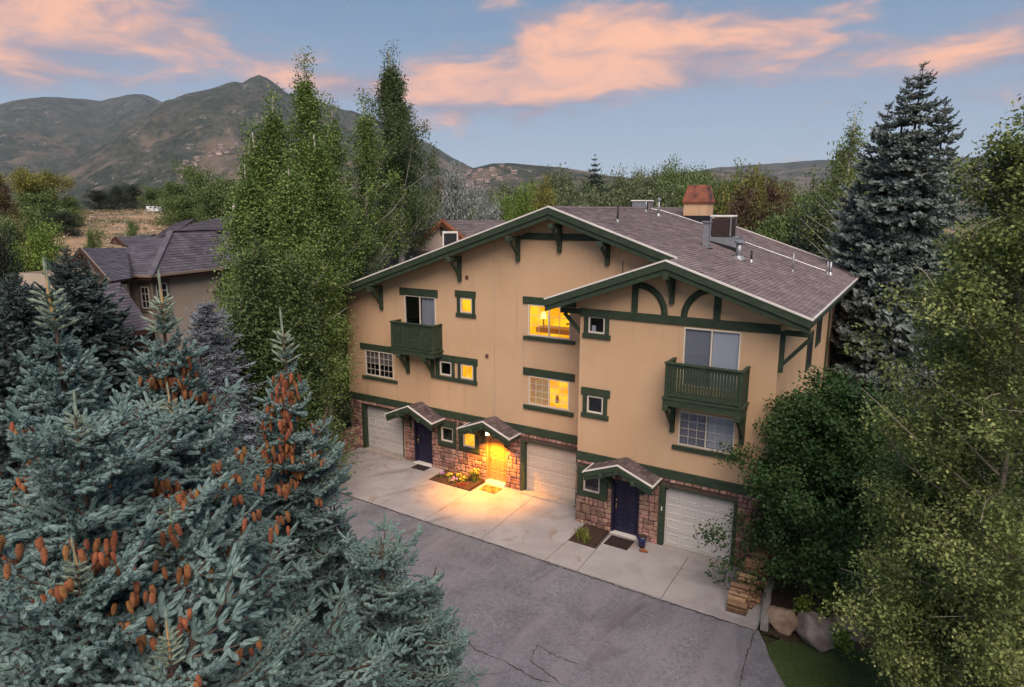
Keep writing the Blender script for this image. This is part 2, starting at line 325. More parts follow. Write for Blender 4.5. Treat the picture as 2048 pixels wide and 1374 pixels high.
fSL = window(*winsA['SL'], 0, 'dark', True, None, [None, 'curtain'], deep=1.2)
window(*winsA['SM'], 0, 'lit', False, label='small lit window')
fB = window(*winsA['B'], 0, 'lit', True, (3, 4), ['blind', None], deep=1.3, label='lower lit sliding window')
fC = window(*winsA['C'], 0, 'lit', True, ((2, 3)), None, deep=1.3, label='upper lit sliding window')
window(*winsA['D1'], 0, 'dark', False, label='small dark window')
window(*winsA['D2'], 0, 'lit', False, (2, 1), label='small lit window')
window(*winsA['E1'], 0, 'dark', False)
window(*winsA['E2'], 0, 'lit', False, label='small lit window beside the porch')
fF = window(*winsW['F'], YW, 'dark', False)
MB().box(13.66, 13.82, YW+0.03, YW+0.034, 7.40, 7.62).build('notice', paper, fF)
window(*winsW['G'], YW, 'dark', False); window(*winsW['I'], YW, 'dark', False)
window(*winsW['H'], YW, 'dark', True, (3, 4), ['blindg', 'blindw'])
window(*winsW['SL2'], YW, 'dark', True, None, ['shade_g', 'shade_l'])
# things in the lit rooms
MB().tube([(10.62, 0.7, 7.35), (10.62, 0.7, 7.62)], [0.14, 0.07], 12).build('lampshade', glowl, fC, True)
MB().tube([(10.62, 0.7, 6.9), (10.62, 0.7, 7.34)], 0.03, 8).build('lamp_stand', ochre, fC)
MB().box(10.35, 12.2, 0.55, 1.2, 6.78, 6.98).build('table', ochre, fC)
for dx, dz in ((0, 0), (.1, .05), (-.1, -.02), (.05, -.06)): MB().tube([(11.95+dx, .4, 7.28+dz), (12.08+dx, .4, 7.33+dz)], [0.05, 0.01], 6).build('ornament', ochre, fC)
MB().prism([(11.55, 0.5, 3.9), (12.2, 0.5, 3.9), (12.2, 0.5, 4.55)], (0, .03, 0)).build('stair_wall', glow, fB)
MB().tube([(11.45, .45, 3.95), (11.45, .45, 4.25)], [0.09, 0.05], 8).build('vase', ochre, fB)

# window trims of the tall wall
board(3.512, 5.699, 7.936, 8.27, 0)                                   # lintel over the balcony door
board(6.656, 7.731, 8.06, 8.335, 0, 0.06); board(6.75, 6.90, 7.36, 8.06, 0); board(7.545, 7.69, 7.36, 8.06, 0); board(6.69, 7.74, 7.20, 7.36, 0, 0.07)
board(10.06, 12.44, 8.02, 8.31, 0); board(10.1, 12.44, 6.56, 6.70, 0, 0.08)
board(10.09, 12.46, 5.065, 5.375, 0); board(10.12, 12.44, 3.62, 3.79, 0, 0.08)
board(0.90, 3.75, 5.13, 5.42, 0); board(0.98, 3.2, 3.69, 3.82, 0, 0.08)
board(5.5, 7.80, 5.13, 5.42, 0, 0.06); board(5.5, 5.72, 4.44, 5.13, 0); board(6.40, 6.56, 4.44, 5.13, 0); board(6.74, 6.88, 4.44, 5.13, 0); board(7.58, 7.73, 4.44, 5.13, 0); board(5.48, 7.78, 4.26, 4.43, 0, 0.07)
board(0, XC-0.0, 2.524, 2.86, 0, 0.07, 'belt_board'); board(XC, WX, 2.42, 2.75, YW, 0.07, 'belt_board')
board(5.58, 6.62, 2.06, 2.33, 0, 0.09); board(5.58, 5.73, 1.22, 2.06, 0, 0.085); board(6.44, 6.60, 1.22, 2.06, 0, 0.085); board(5.58, 6.62, 1.20, 1.35, 0, 0.095)
board(6.76, 7.86, 2.04, 2.31, 0, 0.09); board(6.76, 6.96, 1.22, 2.04, 0, 0.085); board(7.66, 7.84, 1.22, 2.04, 0, 0.085); board(6.76, 7.86, 1.17, 1.32, 0, 0.095)
for (x0, x1, z0, z1) in (winsW['F'], winsW['G']):
    top = 7.93 if z0 > 7 else z1+0.02
    if z0 < 7: board(x0-.24, x1+.27, z1+.02, z1+.30, YW, 0.06)
    board(x0-.17, x0-.01, z0-.02, top, YW); board(x1+.01, x1+.17, z0-.02, top, YW); board(x0-.22, x1+.24, z0-.19, z0-.02, YW, 0.07)
board(13.24, 14.5, 1.88, 2.17, YW, 0.09); board(13.26, 13.48, 1.18, 1.88, YW, .085); board(14.19, 14.5, 1.18, 1.88, YW, .085); board(13.26, 14.5, 0.98, 1.18, YW, 0.09)
board(16.87, 19.15, 3.55, 3.70, YW, 0.08)
# half timbering in the smaller gable
board(XC, WX, 7.933, 8.225, YW, 0.06, 'half_timber')
zw = lambda x: HR-SR*(XW-XA)-(SR*(x-XW) if x > XW else S3*(XW-x))
for x in (15.29, 18.13): MB().prism([(x-.11, YW-.05, 8.226), (x+.11, YW-.05, 8.226), (x+.11, YW-.05, zw(x+.11)-.2), (x-.11, YW-.05, zw(x-.11)-.2)], (0, .049, 0)).build('half_timber', green, house)
def arch(cx, sgn, R=1.06, w=0.21):
    V = []; F = []; n = 14
    for k in range(n+1):
        q = pi/2*k/n
        for rr in (R-w, R):
            for yy in (YW-.047, YW-.002): V.append((cx+sgn*rr*cos(q), yy, 8.226+rr*sin(q)))
    for k in range(n):
        a = 4*k; c = a+4; F += [(a, c, c+2, a+2), (a+1, a+3, c+3, c+1), (a+2, c+2, c+3, a+3), (a, a+1, c+1, c)]
    MB().add(V, F).build('arched_brace', green, house, True)
arch(15.42, 1); arch(18.0, -1)
# wide collar beam near the main peak
MB().prism([(9.75, -.06, 10.58), (13.6, -.06, 10.58), (13.2, -.06, 10.84), (10.2, -.06, 10.84)], (0, .058, 0)).build('collar_beam', green, house)

# ---------------------------------------------------------------- garage doors
def garage(x0, x1, z0, z1, y, m, jl=0.18, jr=0.12):
    yb = y+0.16; g = MB().box(x0, x1, yb+0.03, yb+0.07, z0, z1).build('garage_door', m, house)
    rows, cols = 4, 4; h = (z1-z0)/rows; w = (x1-x0)/cols
    for r in range(rows):
        MB().box(x0+.004, x1-.004, yb+.006, yb+.0295, z0+r*h+.008, z0+(r+1)*h-.008).build('door_section', m, g)
        for c in range(cols):
            a, d, e, f = x0+c*w+.06, x0+(c+1)*w-.06, z0+r*h+.1, z0+(r+1)*h-.1; mb = MB()
            for t, yy in ((0, yb+.005), (.03, yb-.010), (.06, yb+.004)): mb.V += [(a+t, yy, e+t), (d-t, yy, e+t), (d-t, yy, f-t), (a+t, yy, f-t)]
            mb.F = [(i, (i+1) % 4, 4+(i+1) % 4, 4+i) for i in range(4)]+[(4+i, 4+(i+1) % 4, 8+(i+1) % 4, 8+i) for i in range(4)]+[(8, 9, 10, 11)]
            mb.build('door_panel', m, g)
    for a, c in ((x0-jl, x0), (x1, x1+jr)): MB().box(a, c, y-.03, yb+.06, z0-.05, z1+.02).build('jamb', green, g)
    MB().box(x0-jl, x1+jr, y-.03, yb+.06, z1+.021, z1+.08).build('header', green, g)
    for a, sg in ((x0, 1), (x1, -1)): MB().prism([(a, yb-.02, z1), (a+sg*.16, yb-.02, z1), (a, yb-.02, z1-.16)][::sg], (0, .03, 0)).build('corner_gusset', green, g)
    MB().box(x0-.05, x1+.05, y-.28, yb+.05, z0-.14, z0-.002).build('sill', concrete_sill, g)
    return g
garage(*g1, 0, doorcream2, .2, .05); garage(*g2, 0, doorcream); garage(*g3, YW, doorcream2)
MB().box(16.59, 16.63, YW-.05, YW-.03, 1.15, 1.30).build('keypad', white, house)

# ---------------------------------------------------------------- entrance doors
def door(x0, x1, z0, z1, y, m, lit=False):
    yb = y+0.10; d = MB().box(x0+.09, x1-.05, yb, yb+.05, z0+.04, z1-.06).build('door', m, house, label='navy front door' if m is navy else 'ochre front door lit by the porch light')
    w = (x1-x0-.14)/2
    for r, (a, c) in enumerate(((.12, .42), (.52, 1.02), (1.14, 1.72))):
        for k in range(2):
            xa = x0+.09+k*w+.08; xb = xa+w-.16; mb = MB(); e, f = z0+.04+a, min(z0+.04+c, z1-.12)
            for t, yy in ((0, yb-.001), (.03, yb-.022), (.06, yb-.006)): mb.V += [(xa+t, yy, e+t), (xb-t, yy, e+t), (xb-t, yy, f-t), (xa+t, yy, f-t)]
            mb.F = [(i, (i+1) % 4, 4+(i+1) % 4, 4+i) for i in range(4)]+[(4+i, 4+(i+1) % 4, 8+(i+1) % 4, 8+i) for i in range(4)]+[(8, 9, 10, 11)]
            mb.build('door_panel', m, d)
    mb = MB()
    for a, c in ((x0, x0+.08), (x1-.04, x1)): mb.box(a, c, y-.03, yb+.06, z0, z1)
    mb.box(x0, x1, y-.03, yb+.06, z1-.05, z1+.03); mb.build('door_frame', m, d)
    MB().box(x0+.02, x1-.02, y-.16, yb+.04, z0-.08, z0+.035).build('threshold', white, d)
    MB().tube([(x0+.155, yb-.05, z0+.92), (x0+.155, yb-.06, z0+1.0), (x0+.155, yb-.06, z0+1.12), (x0+.155, yb-.02, z0+1.17)], .016, 6).build('handle', brass, d, True)
    MB().tube([(x0+.155, yb, z0+1.3), (x0+.155, yb-.035, z0+1.3)], .032, 8).build('deadbolt', brass, d)
    return d
door(*doorsA[0], 0, navy); door(*doorsA[1], 0, ochre); door(*doorW, YW, navy)

# ---------------------------------------------------------------- stones
def stones(x0, x1, z0, z1, y, voids, out, seed):
    R = random.Random(seed); z = z0
    def free(a, c):
        iv = [(x0, x1)]
        for (vx0, vx1, vz0, vz1) in voids:
            if vz0 < c-.03 and vz1 > a+.03:
                n = []
                for p, q in iv:
                    if vx1 <= p or vx0 >= q: n.append((p, q)); continue
                    if vx0-p > .05: n.append((p, vx0))
                    if q-vx1 > .05: n.append((vx1, q))
                iv = n
        return iv
    def cell(a, c, e, f):
        out.append((a, c, e, f, y))
    while z < z1-.04:
        h = min(R.uniform(.24, .40), z1-z)
        if z1-(z+h) < .12: h = z1-z
        # rows are cut where a void starts or stops, so band edges stay clean
        for (a, c) in free(z, z+h):
            x = a
            while x < c-.03:
                w = R.uniform(.16, .42); w = min(w, c-x)
                if c-(x+w) < .1: w = c-x
                t = R.random()
                if w > .26 and h > .28 and t < .30:
                    s = R.uniform(.35, .65)*h; cell(x, x+w, z, z+s); 
                    if R.random() < .5: k = R.uniform(.4, .6)*w; cell(x, x+k, z+s, z+h); cell(x+k, x+w, z+s, z+h)
                    else: cell(x, x+w, z+s, z+h)
                elif h > .24 and t < .55:
                    s = R.uniform(.4, .6)*h; cell(x, x+w, z, z+s); cell(x, x+w, z+s, z+h)
                elif w > .34 and t < .85:
                    k = R.uniform(.35, .65)*w; cell(x, x+k, z, z+h); cell(x+k, x+w, z, z+h)
                else: cell(x, x+w, z, z+h)
                x += w
        z += h
def stone_geo(a, c, e, f, R, ax='y', base=0.0, d0=.035, d1=.075):
    g = .008; a += g; c -= g; e += g; f -= g; k = min(c-a, f-e)*.22; dp = R.uniform(d0, d1); j = lambda s=.25: R.uniform(-1, 1)*k*s
    P = [(a+k*R.uniform(.4, 1.1), e+abs(j())), (c-k*R.uniform(.4, 1.1), e+abs(j())), (c-abs(j()), e+k*R.uniform(.4, 1.1)), (c-abs(j()), f-k*R.uniform(.4, 1.1)), (c-k*R.uniform(.4, 1.1), f-abs(j())), (a+k*R.uniform(.4, 1.1), f-abs(j())), (a+abs(j()), f-k*R.uniform(.4, 1.1)), (a+abs(j()), e+k*R.uniform(.4, 1.1))]
    cx = (a+c)/2; cz = (e+f)/2; V = []
    for sc, d in ((1, 0), (1, dp*.55), (.80, dp)):
        for (x, z) in P: V.append((cx+(x-cx)*sc, d+(R.uniform(-.006, .006) if sc < 1 else 0), cz+(z-cz)*sc))
    F = [(i, (i+1) % 8, 8+(i+1) % 8, 8+i) for i in range(8)]+[(8+i, 8+(i+1) % 8, 16+(i+1) % 8, 16+i) for i in range(8)]+[tuple(range(16, 24))]
    if ax == 'y': V = [(x, base-d, z) for x, d, z in V]
    return V, F
cells = []
vo = [(x0-.2, x1+.12, -1, z1+.08) for (x0, x1, _, z1) in (g1, g2)] + [(x0-.005, x1+.005, -1, z1+.03) for (x0, x1, _, z1) in doorsA] + [(5.58, 6.62, 1.2, 2.33), (6.76, 7.86, 1.17, 2.31)]
stones(0.0, XC, -0.15, 2.52, 0, vo, cells, 3)
stones(XC, WX, -0.35, 2.415, YW, [(g3[0]-.19, g3[1]+.12, -1, g3[3]+.08), (doorW[0]-.005, doorW[1]+.005, -1, doorW[3]+.03), (13.26, 14.5, .98, 2.17)], cells, 5)
cells.sort(key=lambda q: -(q[1]-q[0])*(q[3]-q[2])/((q[0]-CP[0])**2+(q[4]-CP[1])**2))
R = random.Random(11); rest = MB()
for i, (a, c, e, f, y) in enumerate(cells):
    V, F = stone_geo(a, c, e, f, R, 'y', y-.012)
    if i < 298: MB().add(V, F).build('stone', stone, house)
    else: rest.add(V, F)
rest.build('small_stones', stone_i, house, kind='stuff')
mm = MB(); wall_strip(mm, 0, XC, -.01, -.3, lambda x: 2.53, [(a, c, max(e, -.31), f) for a, c, e, f in vo]); wall_strip(mm, XC, WX, YW-.01, -.4, lambda x: 2.43, [(g3[0]-.19, g3[1]+.12, -.41, g3[3]+.08), (doorW[0], doorW[1], -.41, doorW[3]+.03), (13.26, 14.5, .98, 2.17)])
mm.add([(XC-.01, YW, -.4), (XC-.01, 0, -.4), (XC-.01, 0, 2.4), (XC-.01, YW, 2.4)], [(3, 2, 1, 0)]); mm.build('mortar_bed', mortar, house)

# ---------------------------------------------------------------- roofs
def shingles(P0, ex, ey, nx, ny, w, h, n, thick=.014, jitter=1.0, clip=None, R=random.Random(2)):
    """tabs laid from P0: ex along the course, ey up the slope, n the normal. returns list of (V,F)"""
    out = []; P0 = np.array(P0, float); ex = np.array(ex, float); ey = np.array(ey, float); n = np.array(n, float)
    for j in range(ny):
        off = ((j % 2)*.5*w + R.uniform(-.1, .1)*w*jitter) if jitter else R.uniform(-.03, .03)*w
        for i in range(-1, nx+1):
            gp_ = .004 if jitter else .013; x0 = i*w+off+gp_; x1 = x0+w-2*gp_; y0 = j*h+R.uniform(-.004, .004); y1 = y0+h*1.02
            cx0, cx1 = max(x0, 0), min(x1, nx*w)
            if clip: 
                cx0, cx1 = clip(cx0, cx1, (j+.5)*h)
            if cx1-cx0 < .03: continue
            t = thick*R.uniform(.75, 1.35); A = P0+ex*cx0+ey*y0; Bq = P0+ex*cx1+ey*y0; Cq = P0+ex*cx1+ey*y1; D = P0+ex*cx0+ey*y1
            out.append(([A, Bq, Cq+n*.002, D+n*.002, A+n*t, Bq+n*t], [(4, 5, 2, 3), (0, 1, 5, 4), (1, 2, 5), (0, 4, 3)]))
    return out
def slab(P, t, name, m, parent):        # polygon slab, thickness downwards
    mb = MB(); mb.prism([np.array(p)-np.array((0, 0, t)) for p in P], (0, 0, t)); return mb.build(name, m, parent)
TH = .16
zr = lambda x, d=0: zroof(x)-d
slab([(XA, -O, HR-.02), (XW, -O, zr(XW, .02)), (XW, YW-O, zr(XW, .02)), (EX, YW-O, zr(EX, .02)), (EX, DEP+O, zr(EX, .02)), (XA, DEP+O, HR-.02)], TH, 'roof_deck', under, house)
slab([(-.95, -O, zr(-.95, .02)), (XA, -O, HR-.02), (XA, DEP+O, HR-.02), (-.95, DEP+O, zr(-.95, .02))], TH, 'roof_deck', under, house)
zxw = zroof(XW); XL = 12.13
slab([(XL, YW-O, zxw-S3*(XW-XL)-.02), (XW, YW-O, zxw-.02), (XW, -.01, zxw-.02), (XL, -.01, zxw-S3*(XW-XL)-.02)], TH, 'roof_deck', under, house)
nR = np.array([SR, 0, 1.]); nR /= np.linalg.norm(nR); eR = np.array([-1, 0, SR]); LR = np.linalg.norm(eR)*(EX-XA); eR /= np.linalg.norm(eR)
hh = .145; ww = .31; nxs = int((DEP+2*O-YW)/ww); nys = int(LR/hh)
yv = (XW-EX)/-eR[0]*-1
def clipR(a, c, y):
    x = EX+eR[0]*y
    if x < XW: a = max(a, -YW)
    return a, c
wR = (DEP+O-(YW-O))/nxs; hR = LR/nys
mb = MB()
for V, F in shingles((EX, YW-O, zroof(EX)-.02), (0, 1, 0), eR, nxs, nys, wR, hR, nR, .022, 0, clip=clipR): mb.add(V, F)
mb.build('roof_shingles', shingle, house, kind='stuff')
eL = np.array([1, 0, SL]); LL = np.linalg.norm(eL)*(XA+.95); eL /= np.linalg.norm(eL); nL = np.array([-SL, 0, 1]); nL /= np.linalg.norm(nL); mb = MB()
for V, F in shingles((-.95, DEP+O, zroof(-.95)-.02), (0, -1, 0), eL, int((DEP+2*O)/.62), int(LL/.29), (DEP+2*O)/int((DEP+2*O)/.62), LL/int(LL/.29), nL): mb.add(V, F)
mb.build('roof_shingles', shingle, house, kind='stuff')
eW = np.array([1, 0, S3]); LW = np.linalg.norm(eW)*(XW-XL); eW /= np.linalg.norm(eW); nW = np.array([-S3, 0, 1]); nW /= np.linalg.norm(nW); mb = MB()
for V, F in shingles((XL, -.02, zxw-S3*(XW-XL)-.02), (0, -1, 0), eW, 6, int(LW/.145), 1.96/6, LW/int(LW/.145), nW): mb.add(V, F)
mb.build('roof_shingles', shingle, house, kind='stuff')
mb = MB(); k = int((DEP+2*O)/.3)
for i in range(k):
    y0 = -O+(DEP+2*O)*i/k; y1 = y0+(DEP+2*O)/k*1.05
    mb.add([(XA-.14, y0, zroof(XA-.14)+.012), (XA-.14, y1, zroof(XA-.14)+.005), (XA, y1, HR+.02), (XA, y0, HR+.035), (XA+.14, y0, zroof(XA+.14)+.012), (XA+.14, y1, zroof(XA+.14)+.005)], [(0, 3, 2, 1), (3, 4, 5, 2)])
mb.build('ridge_cap', shingle, house, kind='stuff')
# verge boards: white drip edge, main fascia, lower set-back fascia
def verge(x0, z0, x1, z1, y, w1=.27, w2=.19, back=.06):
    dz = lambda d: np.array([(x0, y, z0-d), (x1, y, z1-d)])
    def strip(d0, d1, ya, yb, name, m):
        V = [(x0, ya, z0-d1), (x1, ya, z1-d1), (x1, ya, z1-d0), (x0, ya, z0-d0)]
        if x0 > x1: V = V[::-1]
        o = MB().prism(V, (0, yb-ya, 0)).build(name, m, house); return o
    strip(-.035, .022, y-.035, y+.06, 'drip_edge', white)
    bevel(strip(.0225, w1, y-.02, y+.05, 'fascia', green), .006); bevel(strip(w1+.0005, w1+w2, y+.03, y+.09, 'fascia', green), .006)
verge(-.95, zroof(-.95), XA, HR, -O); verge(XA, HR, XW, zroof(XW), -O)
verge(XL, zxw-S3*(XW-XL), XW, zxw, YW-O); verge(XW, zxw, EX, zroof(EX), YW-O)
verge(EX, zroof(EX), XA, HR, DEP+O-.04)
# eave fascia and gutter line on the right, rafters tails
MB().box(EX-.05, EX+.0, YW-O+.1, DEP+O-.02, zroof(EX)-.26, zroof(EX)-.185).build('fascia', green, house)
MB().box(EX+.001, EX+.05, YW-O, DEP+O, zroof(EX)-.14, zroof(EX)-.04).build('gutter', green, house)
MB().box(EX-.01, EX+.04, YW-O, DEP+O, zroof(EX)-.035, zroof(EX)+.012).build('drip_edge', white, house)
MB().box(-.99, -.95, -O, DEP+O, zroof(-.95)-.2, zroof(-.95)-.02).build('gutter', green, house)
MB().box(XL-.04, XL, YW-O, -.02, zxw-S3*(XW-XL)-.2, zxw-S3*(XW-XL)-.02).build('gutter', green, house)
for y in (3.2, 6.6, 10.0, 13.4): MB().beam((WX, y, 8.45), (EX-.03, y, 8.30), .14, .16).beam((WX+.06, y, 7.5), (WX+.75, y, 8.26), .1, .12).box(WX, WX+.12, y-.06, y+.06, 7.3, 8.4).build('knee_brace', green, house)
# solid soffits: close the gap between wall top and deck
def bracket(x, zt, zb, y, reach=O, ax='y'):
    mb = MB(); yf = y-reach+.09
    mb.box(x-.075, x+.075, y-.15, y-.001, zb, zt); mb.box(x-.09, x+.09, yf-.18, y-.16, zt-.20, zt)
    mb.beam((x, yf+.12, zt-.24), (x, y-.11, zb+.28), .10, .12)
    o = mb.build('knee_brace', green, house); bevel(o, .012); 
    return o
for x, zt, zb in ((2.41, 8.27, 7.17), (6.94, 9.80, 8.74), (9.85, 10.72, 9.71), (11.72, 11.22, 10.13), (13.72, 10.62, 9.72)): bracket(x, min(zt, zroof(x)-.2), zb, 0, O+.03)
bracket(16.62, 9.72, 8.63, YW, O+.03)
for yy in (YW+.1,):
    bevel(MB().box(12.35, XC, yy-.08, yy+.08, 7.98, 8.16).build('knee_brace', green, house), .01); MB().beam((12.5, yy, 7.97), (XC-.02, yy, 7.3), .1, .12).build('knee_brace', green, house)
    MB().box(WX+.001, WX+.14, yy-.07, yy+.07, 6.7, 8.0).beam((WX+.1, yy, 6.95), (WX+.85, yy, 7.85), .1, .12).box(WX+.1, WX+.9, yy-.08, yy+.08, 7.9, 8.06).build('knee_brace', green, house)
# side wall windows and downpipe
for y0, y1, z0, z1 in ((5.1, 6.2, 5.6, 6.7), (7.4, 8.6, 6.2, 7.4), (3.0, 4.0, 3.2, 4.4)):
    f = MB().box(WX, WX+.05, y0-.12, y1+.12, z1, z1+.22).box(WX, WX+.05, y0-.12, y1+.12, z0-.18, z0).box(WX, WX+.045, y0-.12, y0, z0, z1).box(WX, WX+.045, y1, y1+.12, z0, z1).build('side_window', green, house)
    MB().box(WX-.02, WX+.02, y0, y1, z0, z1).build('pane', roomdark, f)
MB().tube([(WX+.06, 11.2, 0), (WX+.06, 11.2, 7.9)], .04, 8).build('downpipe', green, house)

# ---------------------------------------------------------------- balconies
def balcony(x0, x1, y, dep, z0, zt, ztop, nb, braces, label):
    yf = y-dep; B = MB().box(x0-.06, x1+.06, yf-.05, y-.002, z0+.22, z0+.29).build('balcony', green, house, label=label)
    MB().box(x0-.03, x1+.03, yf-.03, yf+.04, z0, z0+.219).build('skirt_board', green, B)
    for xx in (x0, x1-.04): MB().box(xx-.0, xx+.05, yf+.041, y-.003, z0+.01, z0+.218).build('skirt_board', green, B)
    zf = z0+.291; P = .10
    for xx in (x0, x1-P): bevel(MB().box(xx, xx+P, yf, yf+P, zf, zt).build('post', green, B), .006)
    for xx in (x0, x1-.07): MB().box(xx, xx+.07, y-.09, y-.004, zf, zt).build('post', green, B)
    MB().box(x0-.03, x1+.03, yf-.03, yf+P+.02, zt, zt+.055).build('top_rail', green, B)
    for xx in (x0-.02, x1-.09): MB().box(xx, xx+.11, yf+P+.021, y-.003, zt, zt+.05).build('top_rail', green, B)
    MB().box(x0+P, x1-P, yf+.02, yf+.07, zt-.12, zt-.001).build('sub_rail', green, B); MB().box(x0+P, x1-P, yf+.02, yf+.07, zf+.04, zf+.16).build('sub_rail', green, B)
    n = nb; w = (x1-x0-2*P)/n; first = None
    for k in range(n):
        m = MB().box(x0+P+k*w+w*.12, x0+P+(k+1)*w-w*.12, yf+.03, yf+.058, zf+.161, zt-.121).build('baluster', green, B)
    ns = max(3, int(dep/.16))
    for xx in (x0+.03, x1-.06):
        for k in range(ns):
            yy = yf+P+(dep-P-.1)*k/ns+.02; MB().box(xx, xx+.03, yy, yy+.10, zf+.04, zt-.001).build('baluster', green, B)
    for x, zb in braces:
        o = MB().box(x-.075, x+.075, y-.13, y-.001, zb, z0-.001).box(x-.09, x+.09, yf-.08, y-.131, z0-.17, z0-.001).beam((x, yf+.1, z0-.19), (x, y-.1, zb+.25), .1, .13).build('brace', green, B); bevel(o, .01)
balcony(3.46, 5.9, 0, .66, 5.33, 6.74, 0, 19, ((3.9, 4.3), (5.36, 4.3)), 'upper left balcony with closely set green slats')
balcony(16.78, 19.28, YW, .9, 5.33, 6.76, 0, 23, ((16.85, 4.16), (19.2, 4.16)), 'right balcony with green slats')

# ---------------------------------------------------------------- porch roofs
def porch(xc, zc, half, sl, y, posts, lit=False):
    yf = y-1.0; A = thing  # parts hang below one parent mesh
    deck = MB()
    for sg in (-1, 1):
        P = [(xc, yf, zc-.02), (xc+sg*half, yf, zc-sl*half-.02), (xc+sg*half, y-.012, zc-sl*half-.02), (xc, y-.012, zc-.02)]
        if sg < 0: P = P[::-1]
        deck.prism([np.array(p)-np.array((0, 0, .09)) for p in P], (0, 0, .09))
    D = deck.build('porch_roof', under, house)
    for sg in (-1, 1):
        ey = np.array([-sg, 0, sl]); L = np.linalg.norm(ey)*half; ey /= np.linalg.norm(ey); n = np.array([sg*sl, 0, 1]); n /= np.linalg.norm(n)
        P0 = (xc+sg*half, yf if sg > 0 else y-.012, zc-sl*half-.018); exx = (0, 1, 0) if sg > 0 else (0, -1, 0); ny = 8
        for V, F in shingles(P0, exx, ey, 4, ny, .988/4, L/ny, n, .02, 1.0): MB().add(V, F).build('shingle', shingle_o, D)
        for (d0, d1, ya, nm, m) in ((-.035, .02, yf-.03, 'drip_edge', white), (.0205, .21, yf-.015, 'fascia', green), (.2105, .36, yf+.03, 'fascia', green)):
            xe = xc+sg*half; V = [(xc, ya, zc-d1), (xe, ya, zc-sl*half-d1), (xe, ya, zc-sl*half-d0), (xc, ya, zc-d0)]
            if sg < 0: V = V[::-1]
            MB().prism(V, (0, .05, 0)).build(nm, m, D)
        xe = xc+sg*half; a, c = sorted((xe, xe+sg*.04)); MB().box(a, c, yf-.03, y-.08, zc-sl*half-.05, zc-sl*half+.01).build('drip_edge', white, D)
        MB().box(*sorted((xe-sg*.06, xe-sg*.005)), yf+.04, y-.085, zc-sl*half-.22, zc-sl*half-.115).build('fascia', green, D)
        xb = xc+sg*posts; zb_ = zc-sl*posts-.20
        o = MB().box(xb-.08, xb+.08, yf-.10, y-.1, zb_-.17, zb_).build('beam', green, D); bevel(o, .015)
        MB().box(xb-.07, xb+.07, y-.16, y-.08, zb_-.85, zb_-.171).build('post', green, D)
        MB().beam((xb, yf+.25, zb_-.18), (xb, y-.14, zb_-.62), .09, .1).build('brace', green, D)
    o = MB().box(xc-.07, xc+.07, yf-.12, yf+.06, zc-.30, zc-.09).build('king_block', green, D)
    return D
porch(4.63, 3.06, 1.33, .435, 0, .62); D2 = porch(8.70, 3.04, 1.29, .40, 0, .60); porch(15.25, 2.90, 1.30, .385, YW, .62)
LX, LY, LZ = 8.74, -.70, 2.36
lampo = MB().tube([(LX, LY, LZ+.02), (LX, LY, LZ+.12)], .07, 12).build('porch_light', emis('bulb_glow', (1, .6, .2), (1, .6, .2), 12.0), D2)
pl = bpy.data.lights.new('porch_lamp', 'SPOT'); pl.spot_size = radians(118); pl.spot_blend = .55; plo = bpy.data.objects.new('porch_lamp', pl); COL.objects.link(plo); plo.location = (LX, LY-.02, LZ-.08)
pl.energy = 900; pl.color = (1.0, .36, .018); pl.shadow_soft_size = .06

# ---------------------------------------------------------------- roof things that belong to the house
def zr_at(x): return zroof(x)
def pipe(x, y, h, r, m=galv, cap=False, flash=True):
    z = zr_at(x); o = MB().tube([(x, y, z-.05), (x, y, z+h)], r, 10).build('vent_pipe', m, house, True)
    if flash: MB().tube([(x, y, z-.06), (x, y, z+.10)], [r*2.6, r*1.3], 10).build('flashing', galv, o)
    if cap: MB().tube([(x, y, z+h-.02), (x, y, z+h+.05), (x, y, z+h+.11)], [r*1.75, r*1.75, r*.5], 12).build('cap', galv, o)
pipe(13.24, 1.89, .62, .035, blackm); pipe(12.15, 7.86, .55, .03); pipe(12.69, 8.11, .72, .055, galv, True)
pipe(17.38, 4.44, .62, .12, galv, True); pipe(17.8, 4.77, .45, .045, blackm); pipe(19.12, 6.37, .75, .03, galv); pipe(20.03, 9.82, .55, .03); pipe(20.13, 10.02, .55, .06, galv)
fl = MB().box(16.0, 16.22, 4.15, 4.37, zroof(16.1)-.1, zroof(16.1)+.95).build('flue', galv, house); MB().box(15.93, 16.29, 4.08, 4.44, zroof(16.1)+.951, zroof(16.1)+1.0).build('cap', galv, fl); MB().box(15.85, 16.4, 3.95, 4.5, zroof(16.1)-.04, zroof(16.4)+.06).build('flashing', galv, fl)
for x, y in ((14.55, -.6), (15.75, -.35)): MB().tube([(x, y, 8.9), (x, y, 9.95 if x < 15 else 10.25)], .02, 6).build('vent_pipe', blackm, house)
# conduit running over the roof
pts = [(11.38+t*(14.13-11.38), 9.26+t*1.23) for t in (0, .33, .66, 1)]; MB().tube([(x, y, zroof(x)+.09) for x, y in pts]+[(16.1, 9.4, zroof(16.1)+.09), (17.8, 9.55, zroof(17.8)+.09), (19.95, 9.8, zroof(19.95)+.09)], .03, 6).build('conduit', galv, house)
